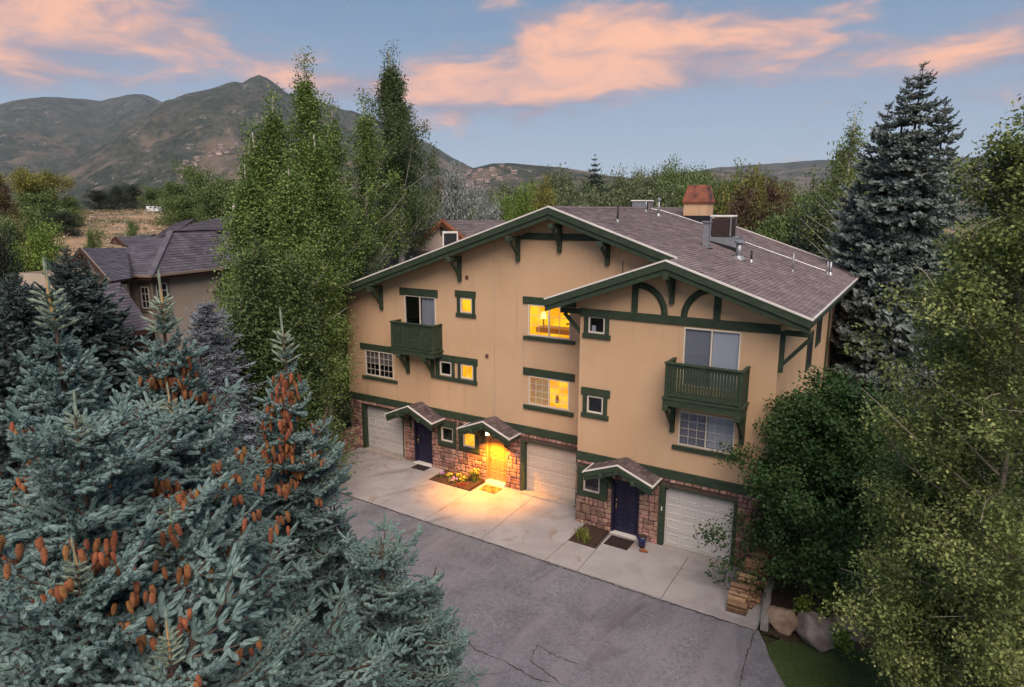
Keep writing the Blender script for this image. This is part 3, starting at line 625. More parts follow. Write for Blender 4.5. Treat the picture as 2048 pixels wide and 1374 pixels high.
# chimney
ch = MB().box(12.75, 13.95, 11.7, 12.9, 10.6, 12.05).build('chimney', stucco, house)
V = []
for (e, z) in ((.06, 12.051), (.07, 12.16), (-.12, 12.92), (-.14, 12.99)): V += [(12.75-e, 11.7-e, z), (13.95+e, 11.7-e, z), (13.95+e, 12.9+e, z), (12.75-e, 12.9+e, z)]
MB().add(V, [(0, 3, 2, 1)]+[(4*r+i, 4*r+(i+1) % 4, 4*r+4+(i+1) % 4, 4*r+4+i) for r in range(3) for i in range(4)]+[(12, 13, 14, 15)]).build('cap', copper, ch)
MB().box(12.55, 14.2, 11.45, 11.69, zroof(13.3)-.15, zroof(12.9)+.05).build('flashing', blackm, ch)

# small wall vents
for x, z in ((7.28, 8.91), (8.28, 5.62)): MB().box(x-.07, x+.07, -.03, -.002, z-.08, z+.08).build('wall_vent', mat('brown_vent%d' % int(x), (.12, .05, .035), None), house)

# ---------------------------------------------------------------- air conditioners
def ac(loc, rz, label, s=1.0, wedge=True, group=None):
    t = thing('air_conditioner', label, 'air conditioner', loc)
    x, y, z = loc; hx = .38*s
    if wedge:
        P = [(x-.75, y-.48, zroof(x-.75)-z+z+.02), (x+.72, y-.48, zroof(x+.72)+.02), (x+.72, y-.48, z-.02), (x-.75, y-.48, z-.02)]
        MB().prism(P, (0, .96, 0)).build('stand', galv, t)
        MB().prism([(x-.6, y-.485, zroof(x-.6)+.0), (x+.73, y-.485, zroof(x+.73)-.02), (x+.73, y-.485, zroof(x+.73)+.16), (x-.6, y-.485, zroof(x-.6)+.03)], (0, -.02, 0)).build('skirt', blackm, t)
    MB().box(x-hx+.03, x+hx-.03, y-hx+.03, y+hx-.03, z, z+.66*s).build('coil', mat('coil%d' % int(x*10), (.13, .075, .06), (.06, .045, .045), 9, .7), t)
    for a in (-1, 1):
        for c in (-1, 1): MB().box(x+a*(hx-.02)-.025, x+a*(hx-.02)+.025, y+c*(hx-.02)-.025, y+c*(hx-.02)+.025, z, z+.7*s).build('corner_post', galv, t)
    n = 12; mb = MB()
    for k in range(n): zz = z+.04+k*.62*s/n; mb.box(x-hx, x+hx, y-hx, y-hx+.01, zz, zz+.012).box(x-hx, x+hx, y+hx-.01, y+hx, zz, zz+.012).box(x+hx-.01, x+hx, y-hx+.011, y+hx-.011, zz, zz+.012).box(x-hx, x-hx+.01, y-hx+.011, y+hx-.011, zz, zz+.012)
    mb.build('guard_grille', blackm, t, kind='stuff')
    bevel(MB().box(x-hx-.03, x+hx+.03, y-hx-.03, y+hx+.03, z+.7*s, z+.78*s).build('lid', white, t), .02)
    MB().tube([(x, y, z+.78*s), (x, y, z+.80*s)], hx*.75, 14).build('fan_guard', blackm, t)
ac((16.2, 6.4, 10.62), 0, 'air conditioner with a rusty coil on a sloped metal stand, right of the chimney', 1.15)
# ---------------------------------------------------------------- paving
asph = mat('asphalt', (0.142, 0.138, 0.152), (0.182, 0.176, 0.190), 0.5, 0.88, 0.6, 130, c3=(0.105, 0.09, 0.102), s3=0.23, t3=(0.5, 0.72), detail=8)
conc = mat('concrete', (0.345, 0.318, 0.305), (0.295, 0.27, 0.258), 0.9, 0.85, 0.15, 60, c3=(0.235, 0.205, 0.20), s3=0.55, t3=(0.52, 0.78), detail=8)
# tyre streaks and rusty stains, fine speckle
def speckle(m, amt, sc):
    t = m.node_tree; B = NB(t); p = t.nodes['Principled BSDF']; l = p.inputs['Base Color'].links[0]; c = l.from_socket; t.links.remove(l)
    P = B.n('ShaderNodeNewGeometry').outputs['Position']; n = B.noise(P, sc, 2, .7)
    B.set(p.inputs['Base Color'], B.mix(1.0, c, B.mix(B.ramp(n, .3, .7, 0, 1, False), (1-amt,)*3, (1+amt,)*3), 'MULTIPLY')); return B, p
speckle(asph, .30, 26); speckle(asph, .22, 9); layer(asph, (0.21, 0.19, 0.205), (1.6, .22, 1), .8, .48, .66, .75, .6); layer(asph, (0.07, 0.06, 0.068), (1.0, .25, 1), 1.1, .58, .72, .5, .6, .3); layer(asph, (0.24, .215, .23), (1, 1, 1), .22, .5, .7, .5)
speckle(conc, .07, 45); layer(conc, (0.24, 0.15, 0.105), (1, 1, 1), .8, .56, .70, .6, 1.5); layer(conc, (0.13, 0.115, 0.12), (1.8, .3, 1), .7, .56, .74, .6, .7, .5); layer(conc, (0.30, .17, .10), (3, .8, 1), 1.3, .63, .70, .55, 2.0, .9)
soil = mat('mulch', (0.035, 0.020, 0.014), (0.065, 0.038, 0.026), 14, 0.95, 1.0, 60)
lawnm = mat('lawn_ground', (0.042, 0.066, 0.016), (0.060, 0.082, 0.024), 1.2, 0.95, 0.6, 90, c3=(0.055, 0.048, 0.022), s3=.8, t3=(.6, .8))
joint = mat('joint', (0.09, 0.075, 0.07), None, rough=.95); crackm = mat('crack_dark', (0.035, 0.03, 0.032), None, rough=.95)
def sheet(P, name, m, parent=None, z=None, kind='structure', thick=0.10, label=None):
    Q = [(x, y, (ground(x) if z is None else z)) for x, y in P]
    n = len(Q); o = raw_mesh(name, Q+[(x, y, zz-thick) for x, y, zz in Q], [tuple(range(n))]+[(i, n+i, n+(i+1) % n, (i+1) % n) for i in range(n)], m)
    o = bpy.data.objects.new(name, o); link(o, parent); tag(o, label, kind=kind if parent is None else None); return o
# asphalt court: gridded so it follows the gentle fall, ends at the lawn on the right
edge = [(20.72, -4.40), (21.0, -4.9), (21.2, -5.4), (21.6, -6.1), (22.0, -6.7), (22.6, -7.6), (23.4, -8.6), (24.4, -9.4), (26, -10.3), (30, -11.5), (40, -12)]
PA = [(-22, -4.40), (-22, -19), (40, -19)] + edge[::-1]
V = []; F = []
xs = np.concatenate([np.linspace(-22, 0, 12), np.linspace(0.5, 22, 50)]); 
PAo = sheet([(-8, -7.0), (-7, -13), (0, -19), (40, -19)] + edge[::-1] + [(10, -4.52), (2.6, -4.45), (1.0, -4.35), (-1.5, -4.9), (-5, -6.0)], 'asphalt_court', asph, z=None)
# concrete apron in slabs separated by open joints
apron = thing('concrete_apron', None, None, (10, -2.5, 0), kind='structure')
jx = [(-0.2, -0.2), (2.9, 2.6), (5.95, 5.93), (8.25, 8.25), (10.75, 10.95), (13.72, 13.62), (14.66, 14.87), (17.72, 17.78), (20.62, 20.68)]
def apz(x): return ground(x)+.012
def slabp(x0t, x1t, x0b, x1b, yt, yb):
    g = .012
    P = [(x0b+g, yb), (x1b-g, yb), (x1t-g, yt), (x0t+g, yt)]; Q = [(x, y, apz(x)) for x, y in P]
    return MB().add(Q+[(x, y, z-.12) for x, y, z in Q], [(0, 1, 2, 3), (0, 4, 5, 1), (1, 5, 6, 2), (2, 6, 7, 3), (3, 7, 4, 0)])
yb = -4.42
def L(i, y): a, c = jx[i]; return a+(c-a)*(-y)/4.42
segs = [(0, 1, 0), (1, 2, 0), (3, 4, 0), (4, 5, 0)]
slabp(.62, L(1, -.0), .72, L(1, yb), .0, yb).build('slab', conc, apron)
slabp(L(1, 0), L(2, 0), L(1, yb), L(2, yb), 0, yb).build('slab', conc, apron)
slabp(L(2, -1.3), L(3, -1.3), L(2, yb), L(3, yb), -1.3, yb).build('slab', conc, apron)
slabp(L(3, -0), L(4, -0), L(3, yb), L(4, yb), 0, yb).build('slab', conc, apron)
slabp(L(4, -0), L(5, -0), L(4, yb), L(5, yb), 0, yb).build('slab', conc, apron)
slabp(L(5, -2.75), L(6, -2.75), L(5, yb), L(6, yb), -2.75, yb).build('slab', conc, apron)
slabp(L(6, YW), L(7, YW), L(6, yb), L(7, yb), YW, yb).build('slab', conc, apron)
slabp(L(7, YW), L(8, YW), L(7, yb), 20.68, YW, yb-.02).build('slab', conc, apron)
sheet([(-.2, 0.2), (-.2, -4.3), (20.6, -4.3), (20.6, 0.2)], 'apron_bed', joint, apron, thick=.02)
for o in list(apron.children):
    if o.name.startswith('apron_bed'): o.location.z -= .045
# asphalt edge crack and court cracks, sunk grooves drawn as dark filled seams
def seam(pts, w, name, m, dz=.012, seed=1):
    R = random.Random(seed); V = []; F = []; Q = []
    for i in range(len(pts)-1):
        a = np.array(pts[i]); c = np.array(pts[i+1]); n = max(2, int(np.linalg.norm(c-a)/.08))
        for k in range(n): Q.append(a+(c-a)*k/n+np.array((R.gauss(0, .018), R.gauss(0, .018))))
    Q.append(np.array(pts[-1]))
    for i, q in enumerate(Q):
        d = Q[min(i+1, len(Q)-1)]-Q[max(i-1, 0)]; d = d/(np.linalg.norm(d)+1e-6); n = np.array((-d[1], d[0])); ww = w*R.uniform(.35, 1.25)*min(1, .3+min(i, len(Q)-1-i)/6)
        for s in (-1, 1): p = q+n*s*ww/2; V.append((p[0], p[1], ground(p[0])+dz))
    F = [(2*i, 2*i+1, 2*i+3, 2*i+2) for i in range(len(Q)-1)]
    o = bpy.data.objects.new(name, raw_mesh(name, V, F, m)); link(o, None); tag(o, kind='structure'); return o
seam([(-.3, -4.45), (1.38, -4.40), (6, -4.47), (9.7, -4.50), (13.7, -4.5), (18, -4.52), (20.6, -4.46)], .05, 'asphalt_edge_crack', crackm)
px = lambda *L: [tuple(at_z(x, y, ground(at_z(x, y)[0]))[:2]) for x, y in L]
seam(px((835, 1232), (860, 1247), (885, 1262), (935, 1277), (945, 1296), (980, 1312), (1010, 1322), (1040, 1342), (1070, 1360), (1110, 1366)), .032, 'asphalt_crack', crackm, seed=2)
seam(px((905, 1297), (935, 1293), (942, 1280)), .035, 'asphalt_crack', crackm, seed=3)
seam(px((1160, 1330), (1110, 1312), (1075, 1290), (1060, 1322), (1130, 1374)), .03, 'asphalt_crack', crackm, seed=4)
seam(px((1515, 1250), (1500, 1290), (1488, 1330), (1478, 1374)), .028, 'asphalt_crack', crackm, seed=5)
seam(px((636, 1018), (650, 992), (672, 976)), .05, 'asphalt_crack', crackm, seed=6); seam(px((700, 1120), (760, 1095), (800, 1068)), .02, 'asphalt_crack', crackm, seed=7)
seam(px((860, 1310), (900, 1340), (960, 1352), (1010, 1345)), .02, 'asphalt_crack', crackm, seed=8)

# planting beds, door mats
def bed(P, name, label):
    t = thing(name, label, 'flower bed', (sum(p[0] for p in P)/4, sum(p[1] for p in P)/4, ground(P[0][0])))
    sheet(P, 'soil', soil, t, z=ground(P[0][0])+.02, thick=.15); return t
bed1 = bed([(5.99, -1.28), (8.13, -1.28), (8.12, -.03), (5.96, -.03)], 'flower_bed', 'narrow flower bed of dark mulch with purple and yellow flowers beside the lit porch')
bed2 = bed([(13.66, -2.73), (14.68, -2.73), (14.62, YW-.03), (13.62, YW-.03)], 'flower_bed', 'small square bed with grassy leaves left of the right-hand navy door')
rnd = random.Random(4)
leafg = mat('bed_leaf', (0.10, 0.13, 0.02), (0.16, 0.15, 0.03), 8, .7, island=.4); petal_p = mat('purple_petal', (0.36, 0.22, 0.62), None, rough=.7, island=.25); petal_y = mat('yellow_petal', (0.62, 0.50, 0.08), None, rough=.7, island=.3); redm = mat('red_groundcover', (0.28, 0.05, 0.02), (0.16, .05, .02), 9, .8, island=.4)
def tuft(cx, cy, z, r, h, n, m, name, parent, w=.018):
    mb = MB()
    for k in range(n):
        a = rnd.uniform(0, 2*pi); rr = r*rnd.random(); x = cx+rr*cos(a); y = cy+rr*sin(a); hh_ = h*rnd.uniform(.5, 1.1); b_ = rnd.uniform(0, 2*pi); l = hh_*rnd.uniform(.2, .8); dx, dy = -sin(b_)*w, cos(b_)*w
        mb.add([(x-dx, y-dy, z), (x+dx, y+dy, z), (x+l*.4*cos(b_)+dx, y+l*.4*sin(b_)+dy, z+hh_*.7), (x+l*.4*cos(b_)-dx, y+l*.4*sin(b_)-dy, z+hh_*.7), (x+l*cos(b_), y+l*sin(b_), z+hh_)], [(0, 1, 2, 3), (3, 2, 4)])
    return mb.build(name, m, parent, kind='stuff')
def blossoms(cx, cy, z, r, h, n, s, m, name, parent):
    mb = MB()
    for k in range(n):
        a = rnd.uniform(0, 2*pi); rr = r*rnd.random()**.5; c = np.array((cx+rr*cos(a), cy+rr*sin(a), z+h*rnd.uniform(.6, 1.1))); t = np.array((rnd.gauss(0, .4), rnd.gauss(0, .4), 1.)); t /= np.linalg.norm(t); u_ = np.cross(t, (1, 0, 0)); u_ /= np.linalg.norm(u_); v_ = np.cross(t, u_)
        P = [c+s*(1 if i % 2 else .55)*(u_*cos(i*pi/5)+v_*sin(i*pi/5)) for i in range(10)]; mb.add(P, [tuple(range(10))])
    return mb.build(name, m, parent, kind='stuff')
def plant(cx, cy, r, h, m, label, fl=None, nl=70, nf=26, z=.02):
    t = thing('flowering_plant' if fl else 'leafy_plant', label, 'plant', (cx, cy, ground(cx)+z))
    tuft(cx, cy, ground(cx)+z, r, h, nl, m, 'leaves', t, .014)
    if fl: blossoms(cx, cy, ground(cx)+z, r, h, nf, .032, fl, 'blossoms', t)
plant(6.25, -.75, .17, .2, leafg, 'purple flowers at the far left end of the long bed', petal_p)
plant(7.1, -.95, .22, .2, leafg, 'broad clump of purple flowers in the middle of the long bed, near its front edge', petal_p, nf=34)
plant(6.62, -.6, .16, .18, leafg, 'yellow flowers directly behind the gap between both purple clumps', petal_y)
plant(6.98, -.42, .14, .2, leafg, 'yellow flowers close to the stone wall in the middle of the long bed', petal_y)
plant(7.4, -.62, .2, .22, leafg, 'yellow flowering clump right of the middle purple flowers', petal_y)
plant(7.85, -.35, .17, .55, leafg, 'tall yellowish leafy plant against the stones nearest to the lit door', petal_y, 120, 30)
plant(7.6, -1.02, .28, .1, redm, 'low reddish ground cover at the front right corner of the long bed', None, 110)
tuft(13.95, -2.25, ground(14)+.02, .30, .36, 110, leafg, 'grass_blades', bed2, .012); tuft(14.3, -2.5, ground(14)+.02, .15, .3, 60, leafg, 'grass_blades', bed2, .012)
rub = mat('rubber_mat', (0.022, 0.013, 0.012), (0.035, 0.022, 0.02), 30, .95, .6, 200); patm = mat('patterned_mat', (0.34, 0.22, 0.05), (0.08, 0.05, 0.02), 5.5, .9)
def mat_(x0, x1, y0, y1, m, label):
    z = apz((x0+x1)/2); o = MB().box(x0, x1, y0, y1, z+.006, z+.02).build('door_mat', m); bevel(o, .005); tag(o, label, 'door mat')
mat_(4.45, 5.22, -.70, -.20, rub, 'dark brown mat in front of the left navy door'); mat_(8.42, 9.25, -.95, -.32, patm, 'patterned mat glowing under the lit porch lamp'); mat_(14.85, 15.76, YW-1.08, YW-.32, rub, 'dark brown mat in front of the right-hand navy door')
# blue glazed pot and a clay slipper-like dish next to it
potm = mat('blue_glaze', (0.008, 0.010, 0.05), (0.02, 0.03, 0.11), 5, .25, spec=.6); clay = mat('clay', (0.22, 0.075, 0.03), None, rough=.9)
z = apz(16.1); t = thing('plant_pot', 'dark blue glazed pot beside the right-hand navy door', 'pot', (16.12, -1.72, z))
c = np.array((16.12, -1.72, z))
MB().tube([c, c+(0, 0, .28), c+(0, 0, .36), c+(0, 0, .40)], [.105, .15, .165, .17], 18).build('body', potm, t, True); MB().tube([c+(0, 0, .385), c+(0, 0, .42)], [.18, .18], 18).build('rim', potm, t, True); MB().tube([c+(0, 0, .40), c+(0, 0, .423)], [.15, .15], 14).build('soil', soil, t)
t = tag(MB().tube([(16.14, -2.02, z+.03), (16.22, -2.02, z+.05), (16.34, -2.0, z+.05), (16.44, -2.0, z+.03)], [.03, .07, .065, .03], 10).build('clay_dish', clay, None, True), 'small reddish clay dish lying in front of the blue pot', 'dish')

# ---------------------------------------------------------------- retaining wall on the left of the apron
rw = thing('retaining_wall', 'low curving stone retaining wall left of the driveway apron', 'wall', (.6, -1.5, 0))
path = [np.array(p) for p in ((.62, .0), (.60, -1.5), (.62, -2.6), (.42, -3.6), (-.3, -4.6), (-1.4, -5.4))]
R = random.Random(9); L_ = [0]
for a, c in zip(path[:-1], path[1:]): L_.append(L_[-1]+np.linalg.norm(c-a))
def along(s):
    s = max(0, min(s, L_[-1]-1e-6)); i = max(k for k in range(len(L_)-1) if L_[k] <= s); f = (s-L_[i])/(L_[i+1]-L_[i]); d = path[i+1]-path[i]; return path[i]+d*f, d/np.linalg.norm(d)
row = 0; z = 0
while z < .98:
    h = R.uniform(.14, .24); s = R.uniform(-.2, 0)
    hmax = lambda s: 1.15-.09*s
    while s < L_[-1]:
        w = R.uniform(.22, .5); p, d = along(s+w/2)
        if z < hmax(s):
            n = np.array((-d[1], d[0]))
            if n[0] < 0: n = -n
            V, F = stone_geo(-w/2, w/2, 0, h, R, 'n')
            V = [tuple([*(p+d*vx+n*vd*.9), z+vz+ground(0)]) for vx, vd, vz in V]
            fc = F if True else F
            MB().add(V, F).build('stone', stone, rw)
        s += w
    z += h
mb = MB()
for i in range(len(path)-1):
    a, c = path[i], path[i+1]; d = (c-a)/np.linalg.norm(c-a); n = np.array((-d[1], d[0])); n = n if n[0] < 0 else -n
    za, zc = 1.15-.09*L_[i]+.04, 1.15-.09*L_[i+1]+.04
    P = [(*a, -.3), (*c, -.3), (*(c+n*.35), -.3), (*(a+n*.35), -.3), (*a, za), (*c, zc), (*(c+n*.35), zc), (*(a+n*.35), za)]
    mb.add(P, [(0, 3, 2, 1), (4, 5, 6, 7), (0, 1, 5, 4), (1, 2, 6, 5), (2, 3, 7, 6), (3, 0, 4, 7)])
mb.build('wall_core', mortar, rw)

# ---------------------------------------------------------------- firewood, timber edge, boulders
barkm = mat('bark', (0.12, 0.065, 0.04), (0.20, 0.115, 0.07), 9, .95, .8, 50, objrand=.3); splitm = mat('split_wood', (0.33, 0.20, 0.115), (0.24, 0.14, 0.08), 7, .9, .4, 60, objrand=.35)
wp = thing('firewood_stack', 'long stack of split firewood between the right garage and the timber edge', 'firewood', (19.9, -2.4, -.25)); R = random.Random(21)
y = -1.45
while y > -3.95:
    zz = ground(20)+.02; hmax_ = .98 if y > -2.6 else .98-.52*(-2.6-y)
    while zz < ground(20)+hmax_:
        r = R.uniform(.065, .10); x0 = 19.78+R.uniform(-.08, .08)+.12*(y+3); x1 = x0+R.uniform(.42, .52)+.1; a0 = R.uniform(0, 2*pi); n = R.choice((3, 4, 4, 5)); yy = y+R.uniform(-.03, .03)
        A = [(yy+r*cos(a0+2*pi*k/n)*R.uniform(.8, 1.2), zz+r+r*sin(a0+2*pi*k/n)*R.uniform(.8, 1.1)) for k in range(n)]; sk = R.uniform(-.05, .05)
        V = [(x0, q[0], q[1]) for q in A]+[(x1, q[0]+sk, q[1]+R.uniform(-.01, .01)) for q in A]
        me = raw_mesh('log', V, [tuple(range(n-1, -1, -1)), tuple(range(n, 2*n))]+[(k, (k+1) % n, n+(k+1) % n, n+k) for k in range(n)], [splitm, barkm], midx=[0, 0]+[1 if k == 0 else 0 for k in range(n)])
        o = bpy.data.objects.new('log', me); link(o, wp); zz += r*1.62
    y -= R.uniform(.13, .17)
oldw = mat('weathered_timber', (0.20, 0.18, 0.165), (0.28, 0.26, 0.24), 3, .9, .5, 50, stretch=(6, 1, 1))
o = MB().beam((20.42, -1.3, -.03), (20.86, -4.38, -.10), .22, .32).build('timber_edging', oldw); bevel(o, .015); tag(o, 'weathered grey timber beam beside the firewood stack', 'timber')
granite = mat('granite', (0.22, 0.16, 0.14), (0.32, 0.25, 0.22), 3, .9, .9, 20, c3=(0.16, 0.12, 0.11), s3=2.0, t3=(.5, .7)); granite2 = mat('granite_tan', (0.25, 0.165, 0.115), (0.33, 0.235, 0.17), 4, .9, .8, 22, c3=(0.2, .14, .1), s3=2.5, t3=(.55, .75))
def boulder(c, r, sc, m, label, seed, name='boulder', sub=4):
    import bmesh
    bm = bmesh.new(); bmesh.ops.create_icosphere(bm, subdivisions=sub, radius=1.0); R = random.Random(seed)
    pl = []
    for _ in range(13):
        n = Vector((R.gauss(0, 1), R.gauss(0, 1), R.gauss(0, .8))).normalized(); pl.append((n, R.uniform(.64, .90)))
    for v in bm.verts:
        p = v.co.copy()
        for n, d in pl:
            q = p.dot(n)
            if q > d: p -= n*(q-d)*.85
        f = float(fbm(np.array([p.x*2.6+seed]), np.array([p.y*2.6+p.z*2.1]), 5, seed)[0]); p *= 1+.15*f
        v.co = Vector((p.x*sc[0]*r, p.y*sc[1]*r, p.z*sc[2]*r))
    me = bpy.data.meshes.new(name); bm.to_mesh(me); bm.free(); me.materials.append(m)
    for q in me.polygons: q.use_smooth = True
    o = bpy.data.objects.new(name, me); COL.objects.link(o); o.location = c
    if label: tag(o, label, 'rock')
    return o
boulder((21.28, -3.85, ground(21)+.22), .47, (1.15, .9, .85), granite2, 'smooth tan boulder next to the end of the timber edging', 3)
boulder((22.20, -4.0, ground(22)+.30), .60, (1.05, .95, .92), granite, 'large pinkish grey boulder on the lawn edge, biggest of the rocks', 8)
boulder((22.95, -3.2, ground(22)+.18), .5, (1.2, .8, .8), granite, 'half hidden boulder under the leaves right of the largest rock', 5)
boulder((20.98, -3.70, ground(21)+.10), .17, (1, .9, .9), granite2, 'small rounded stone left of the tan boulder', 6)
boulder((21.72, -3.65, ground(21)+.05), .12, (1, .9, .9), granite2, 'tiny stone between the tan boulder and the largest rock', 7)

# ---------------------------------------------------------------- neighbouring house on the left
stucco2 = mat('stucco_grey', (0.42, 0.335, 0.265), (0.46, 0.37, 0.30), .5, .92, .1, 50)
roof2 = mat('purple_shingle', (0.078, 0.070, 0.086), (0.108, 0.096, 0.114), 1.2, .92, .4, 60, island=.22); brownw = mat('brown_timber', (0.055, 0.026, 0.018), (0.08, 0.036, 0.024), 3, .7); trim2 = mat('window_surround', (0.22, .17, .135), None, rough=.9); guttert = mat('gutter_tan', (0.25, .18, .14), None, rough=.6)
A0 = np.array([-13.69, -1.67]); A1 = np.array([-14.96, 4.21]); dR = (A1-A0)/np.linalg.norm(A1-A0); dL = np.array([-dR[1], dR[0]])  # dL points left-away
nb = thing('neighbour_house', 'grey stucco house with a purple shingled hip roof on the left', 'house', (A0[0], A0[1], 0))
def N(a, c, z): p = A0+dR*a+dL*c; return (p[0], p[1], z)     # a metres along the right-hand wall, c metres to the left
def faces_shingled(P, m, name, parent, ew=.5, eh=.22):
    """shingle courses over a planar polygon, first edge is the eave"""
    P = [np.array(p, float) for p in P]; ex = P[1]-P[0]; ex /= np.linalg.norm(ex); n = np.cross(P[1]-P[0], P[-1]-P[0]); n /= np.linalg.norm(n)
    P = [p-np.array((0, 0, ((p-P[0])@n)/n[2])) for p in P]
    if n[2] < 0: n = -n
    ey = np.cross(n, ex); 
    if ey[2] < 0: ey = -ey
    q = [((p-P[0])@ex, (p-P[0])@ey) for p in P]; H_ = max(v for _, v in q)
    MB().prism([p-n*.1 for p in P], n*.085).build('roof_deck', under, parent)
    mb = MB(); R = random.Random(5); nj = int(H_/eh)
    for j in range(nj+1):
        y0 = j*eh; y1 = min(y0+eh*1.02, H_); ym = min((j+.5)*eh, H_-.01); X = []
        for (u0, v0), (u1, v1) in zip(q, q[1:]+q[:1]):
            if (v0-ym)*(v1-ym) < 0: X.append(u0+(u1-u0)*(ym-v0)/(v1-v0))
        if len(X) < 2: continue
        X.sort(); xa, xb = X[0], X[-1]; x = xa-R.random()*ew
        while x < xb:
            a, c = max(x, xa), min(x+ew-.01, xb)
            if c-a > .02:
                t = .016*R.uniform(.7, 1.4); mb.add([P[0]+ex*a+ey*y0-n*.01, P[0]+ex*c+ey*y0-n*.01, P[0]+ex*c+ey*y1-n*.008, P[0]+ex*a+ey*y1-n*.008, P[0]+ex*a+ey*y0+n*t, P[0]+ex*c+ey*y0+n*t], [(4, 5, 2, 3), (0, 1, 5, 4)])
            x += ew
    return mb.build(name, m, parent, kind='stuff')
ZE = 8.0
LRW = 9.5
# walls
w_in = .55
mb = MB(); 
for (a0, c0, a1, c1, top) in ((w_in, w_in, LRW, w_in, ZE), (LRW, w_in, LRW, 14, ZE), (w_in, w_in, w_in, 3.4, ZE), (w_in, 3.4, -1.2, 3.4, ZE), (-1.2, 3.4, -1.2, 9.0, ZE), (-1.2, 9, 9, 9, ZE)):
    p, q = N(a0, c0, -1), N(a1, c1, -1); mb.add([p, q, (q[0], q[1], top), (p[0], p[1], top)], [(0, 1, 2, 3)])
mb.build('wall', stucco2, nb)
hip = N(4.2, 2.6, 10.38); HZ = 10.38
faces_shingled([N(0, 0, ZE), N(LRW+.6, 0, ZE), N(LRW+.6, 2.6, HZ), hip], roof2, 'roof_shingles', nb)
faces_shingled([N(-.2, 3.0, ZE), N(0, 0, ZE), hip, N(4.2, 4.4, HZ), N(2.9, 4.8, 9.43)], roof2, 'roof_shingles', nb)
faces_shingled([N(LRW+.6, 8, ZE), N(2, 8, ZE), N(4.2, 4.4, HZ), hip, N(LRW+.6, 2.6, HZ)], roof2, 'roof_shingles', nb)
faces_shingled([at_dist(339, 466, 50), at_dist(440, 462, 50), at_dist(500, 424, 57), at_dist(448, 424, 57), at_dist(387, 446, 54)], roof2, 'roof_shingles', nb)
faces_shingled([at_dist(300, 478, 50), at_dist(350, 466, 50), at_dist(389, 446, 55), at_dist(349, 446, 55)], roof2, 'roof_shingles', nb)
MB().prism([at_dist(339, 467, 50.5)+np.array((0, 0, -3)), at_dist(440, 463, 50.5)+np.array((0, 0, -3)), at_dist(440, 463, 50.5), at_dist(339, 467, 50.5)], (-.3, .3, 0)).build('wall', stucco2, nb)
def strip(p, q, w, h, name, m, off=0): return MB().beam(p, q, w, h).build(name, m, nb)
strip(N(-.02, -.03, ZE-.02), N(LRW+.6, -.03, ZE-.02), .10, .13, 'gutter', guttert); strip(N(-.03, -.02, ZE-.02), N(-.15, 2.9, ZE-.02), .10, .13, 'gutter', guttert)
strip(N(.0, .05, ZE-.14), N(LRW+.6, .05, ZE-.14), .06, .2, 'fascia', brownw); strip(N(.05, .06, ZE-.14), N(-.1, 2.9, ZE-.14), .06, .2, 'fascia', brownw)
strip(N(.0, .0, ZE+.02), hip, .34, .05, 'hip_cap', roof2); strip(hip, N(LRW+.6, 2.6, HZ), .34, .05, 'ridge_cap', roof2)
# short gabled wing facing left
pk = at_dist(161, 496, 47.3); pb = at_dist(255, 493, 49); ne = at_dist(220, 563, 39.8)+np.array((0, 0, 0)); fe = at_dist(138, 525, 50)
nb2 = at_dist(262, 556, 41)
faces_shingled([ne, nb2, pb, pk], roof2, 'roof_shingles', nb)
up3 = np.array((0, 0, 1.))
MB().beam(ne-up3*.12, pk-up3*.12, .08, .3).build('barge_board', brownw, nb); MB().beam(fe-up3*.12, pk-up3*.12, .08, .3).build('barge_board', brownw, nb)
MB().beam(ne+up3*.05, pk+up3*.05, .05, .06).build('drip_edge', guttert, nb); MB().beam(fe+up3*.05, pk+up3*.05, .05, .06).build('drip_edge', guttert, nb)
inn = pb-pk; inn = inn/np.linalg.norm(inn)
ga = [ne*.86+pk*.14-up3*.25, pk-up3*.45, fe*.86+pk*.14-up3*.25]; MB().prism([g+inn*1.1 for g in ga], inn*.1).build('gable_wall', stucco2, nb)
for f in (.12, .3, .5, .72, .9): q = ne+(pk-ne)*f-up3*.36; strip(q, q+inn*1.2, .12, .18, 'rafter', brownw); q = fe+(pk-fe)*f-up3*.36; strip(q, q+inn*1.2, .12, .18, 'rafter', brownw)
MB().prism([ga[0]+inn*1.15-up3*9, ga[2]+inn*1.15-up3*9, ga[2]+inn*1.15, ga[0]+inn*1.15], inn*.1).build('wall', stucco2, nb)
sg = [at_dist(231, 475, 53), at_dist(312, 472, 55), at_dist(262, 492, 51), at_dist(247, 491, 51)]; faces_shingled([sg[3], sg[2], sg[1], sg[0]], roof2, 'roof_shingles', nb)
strip(sg[3], sg[0], .1, .2, 'barge_board', brownw); strip(at_dist(222, 487, 53), sg[0], .1, .2, 'barge_board', brownw); MB().prism([at_dist(223, 489, 52.6), at_dist(246, 491, 52.2), at_dist(231, 477, 53)], inn*.1).build('gable_wall', brownw, nb)
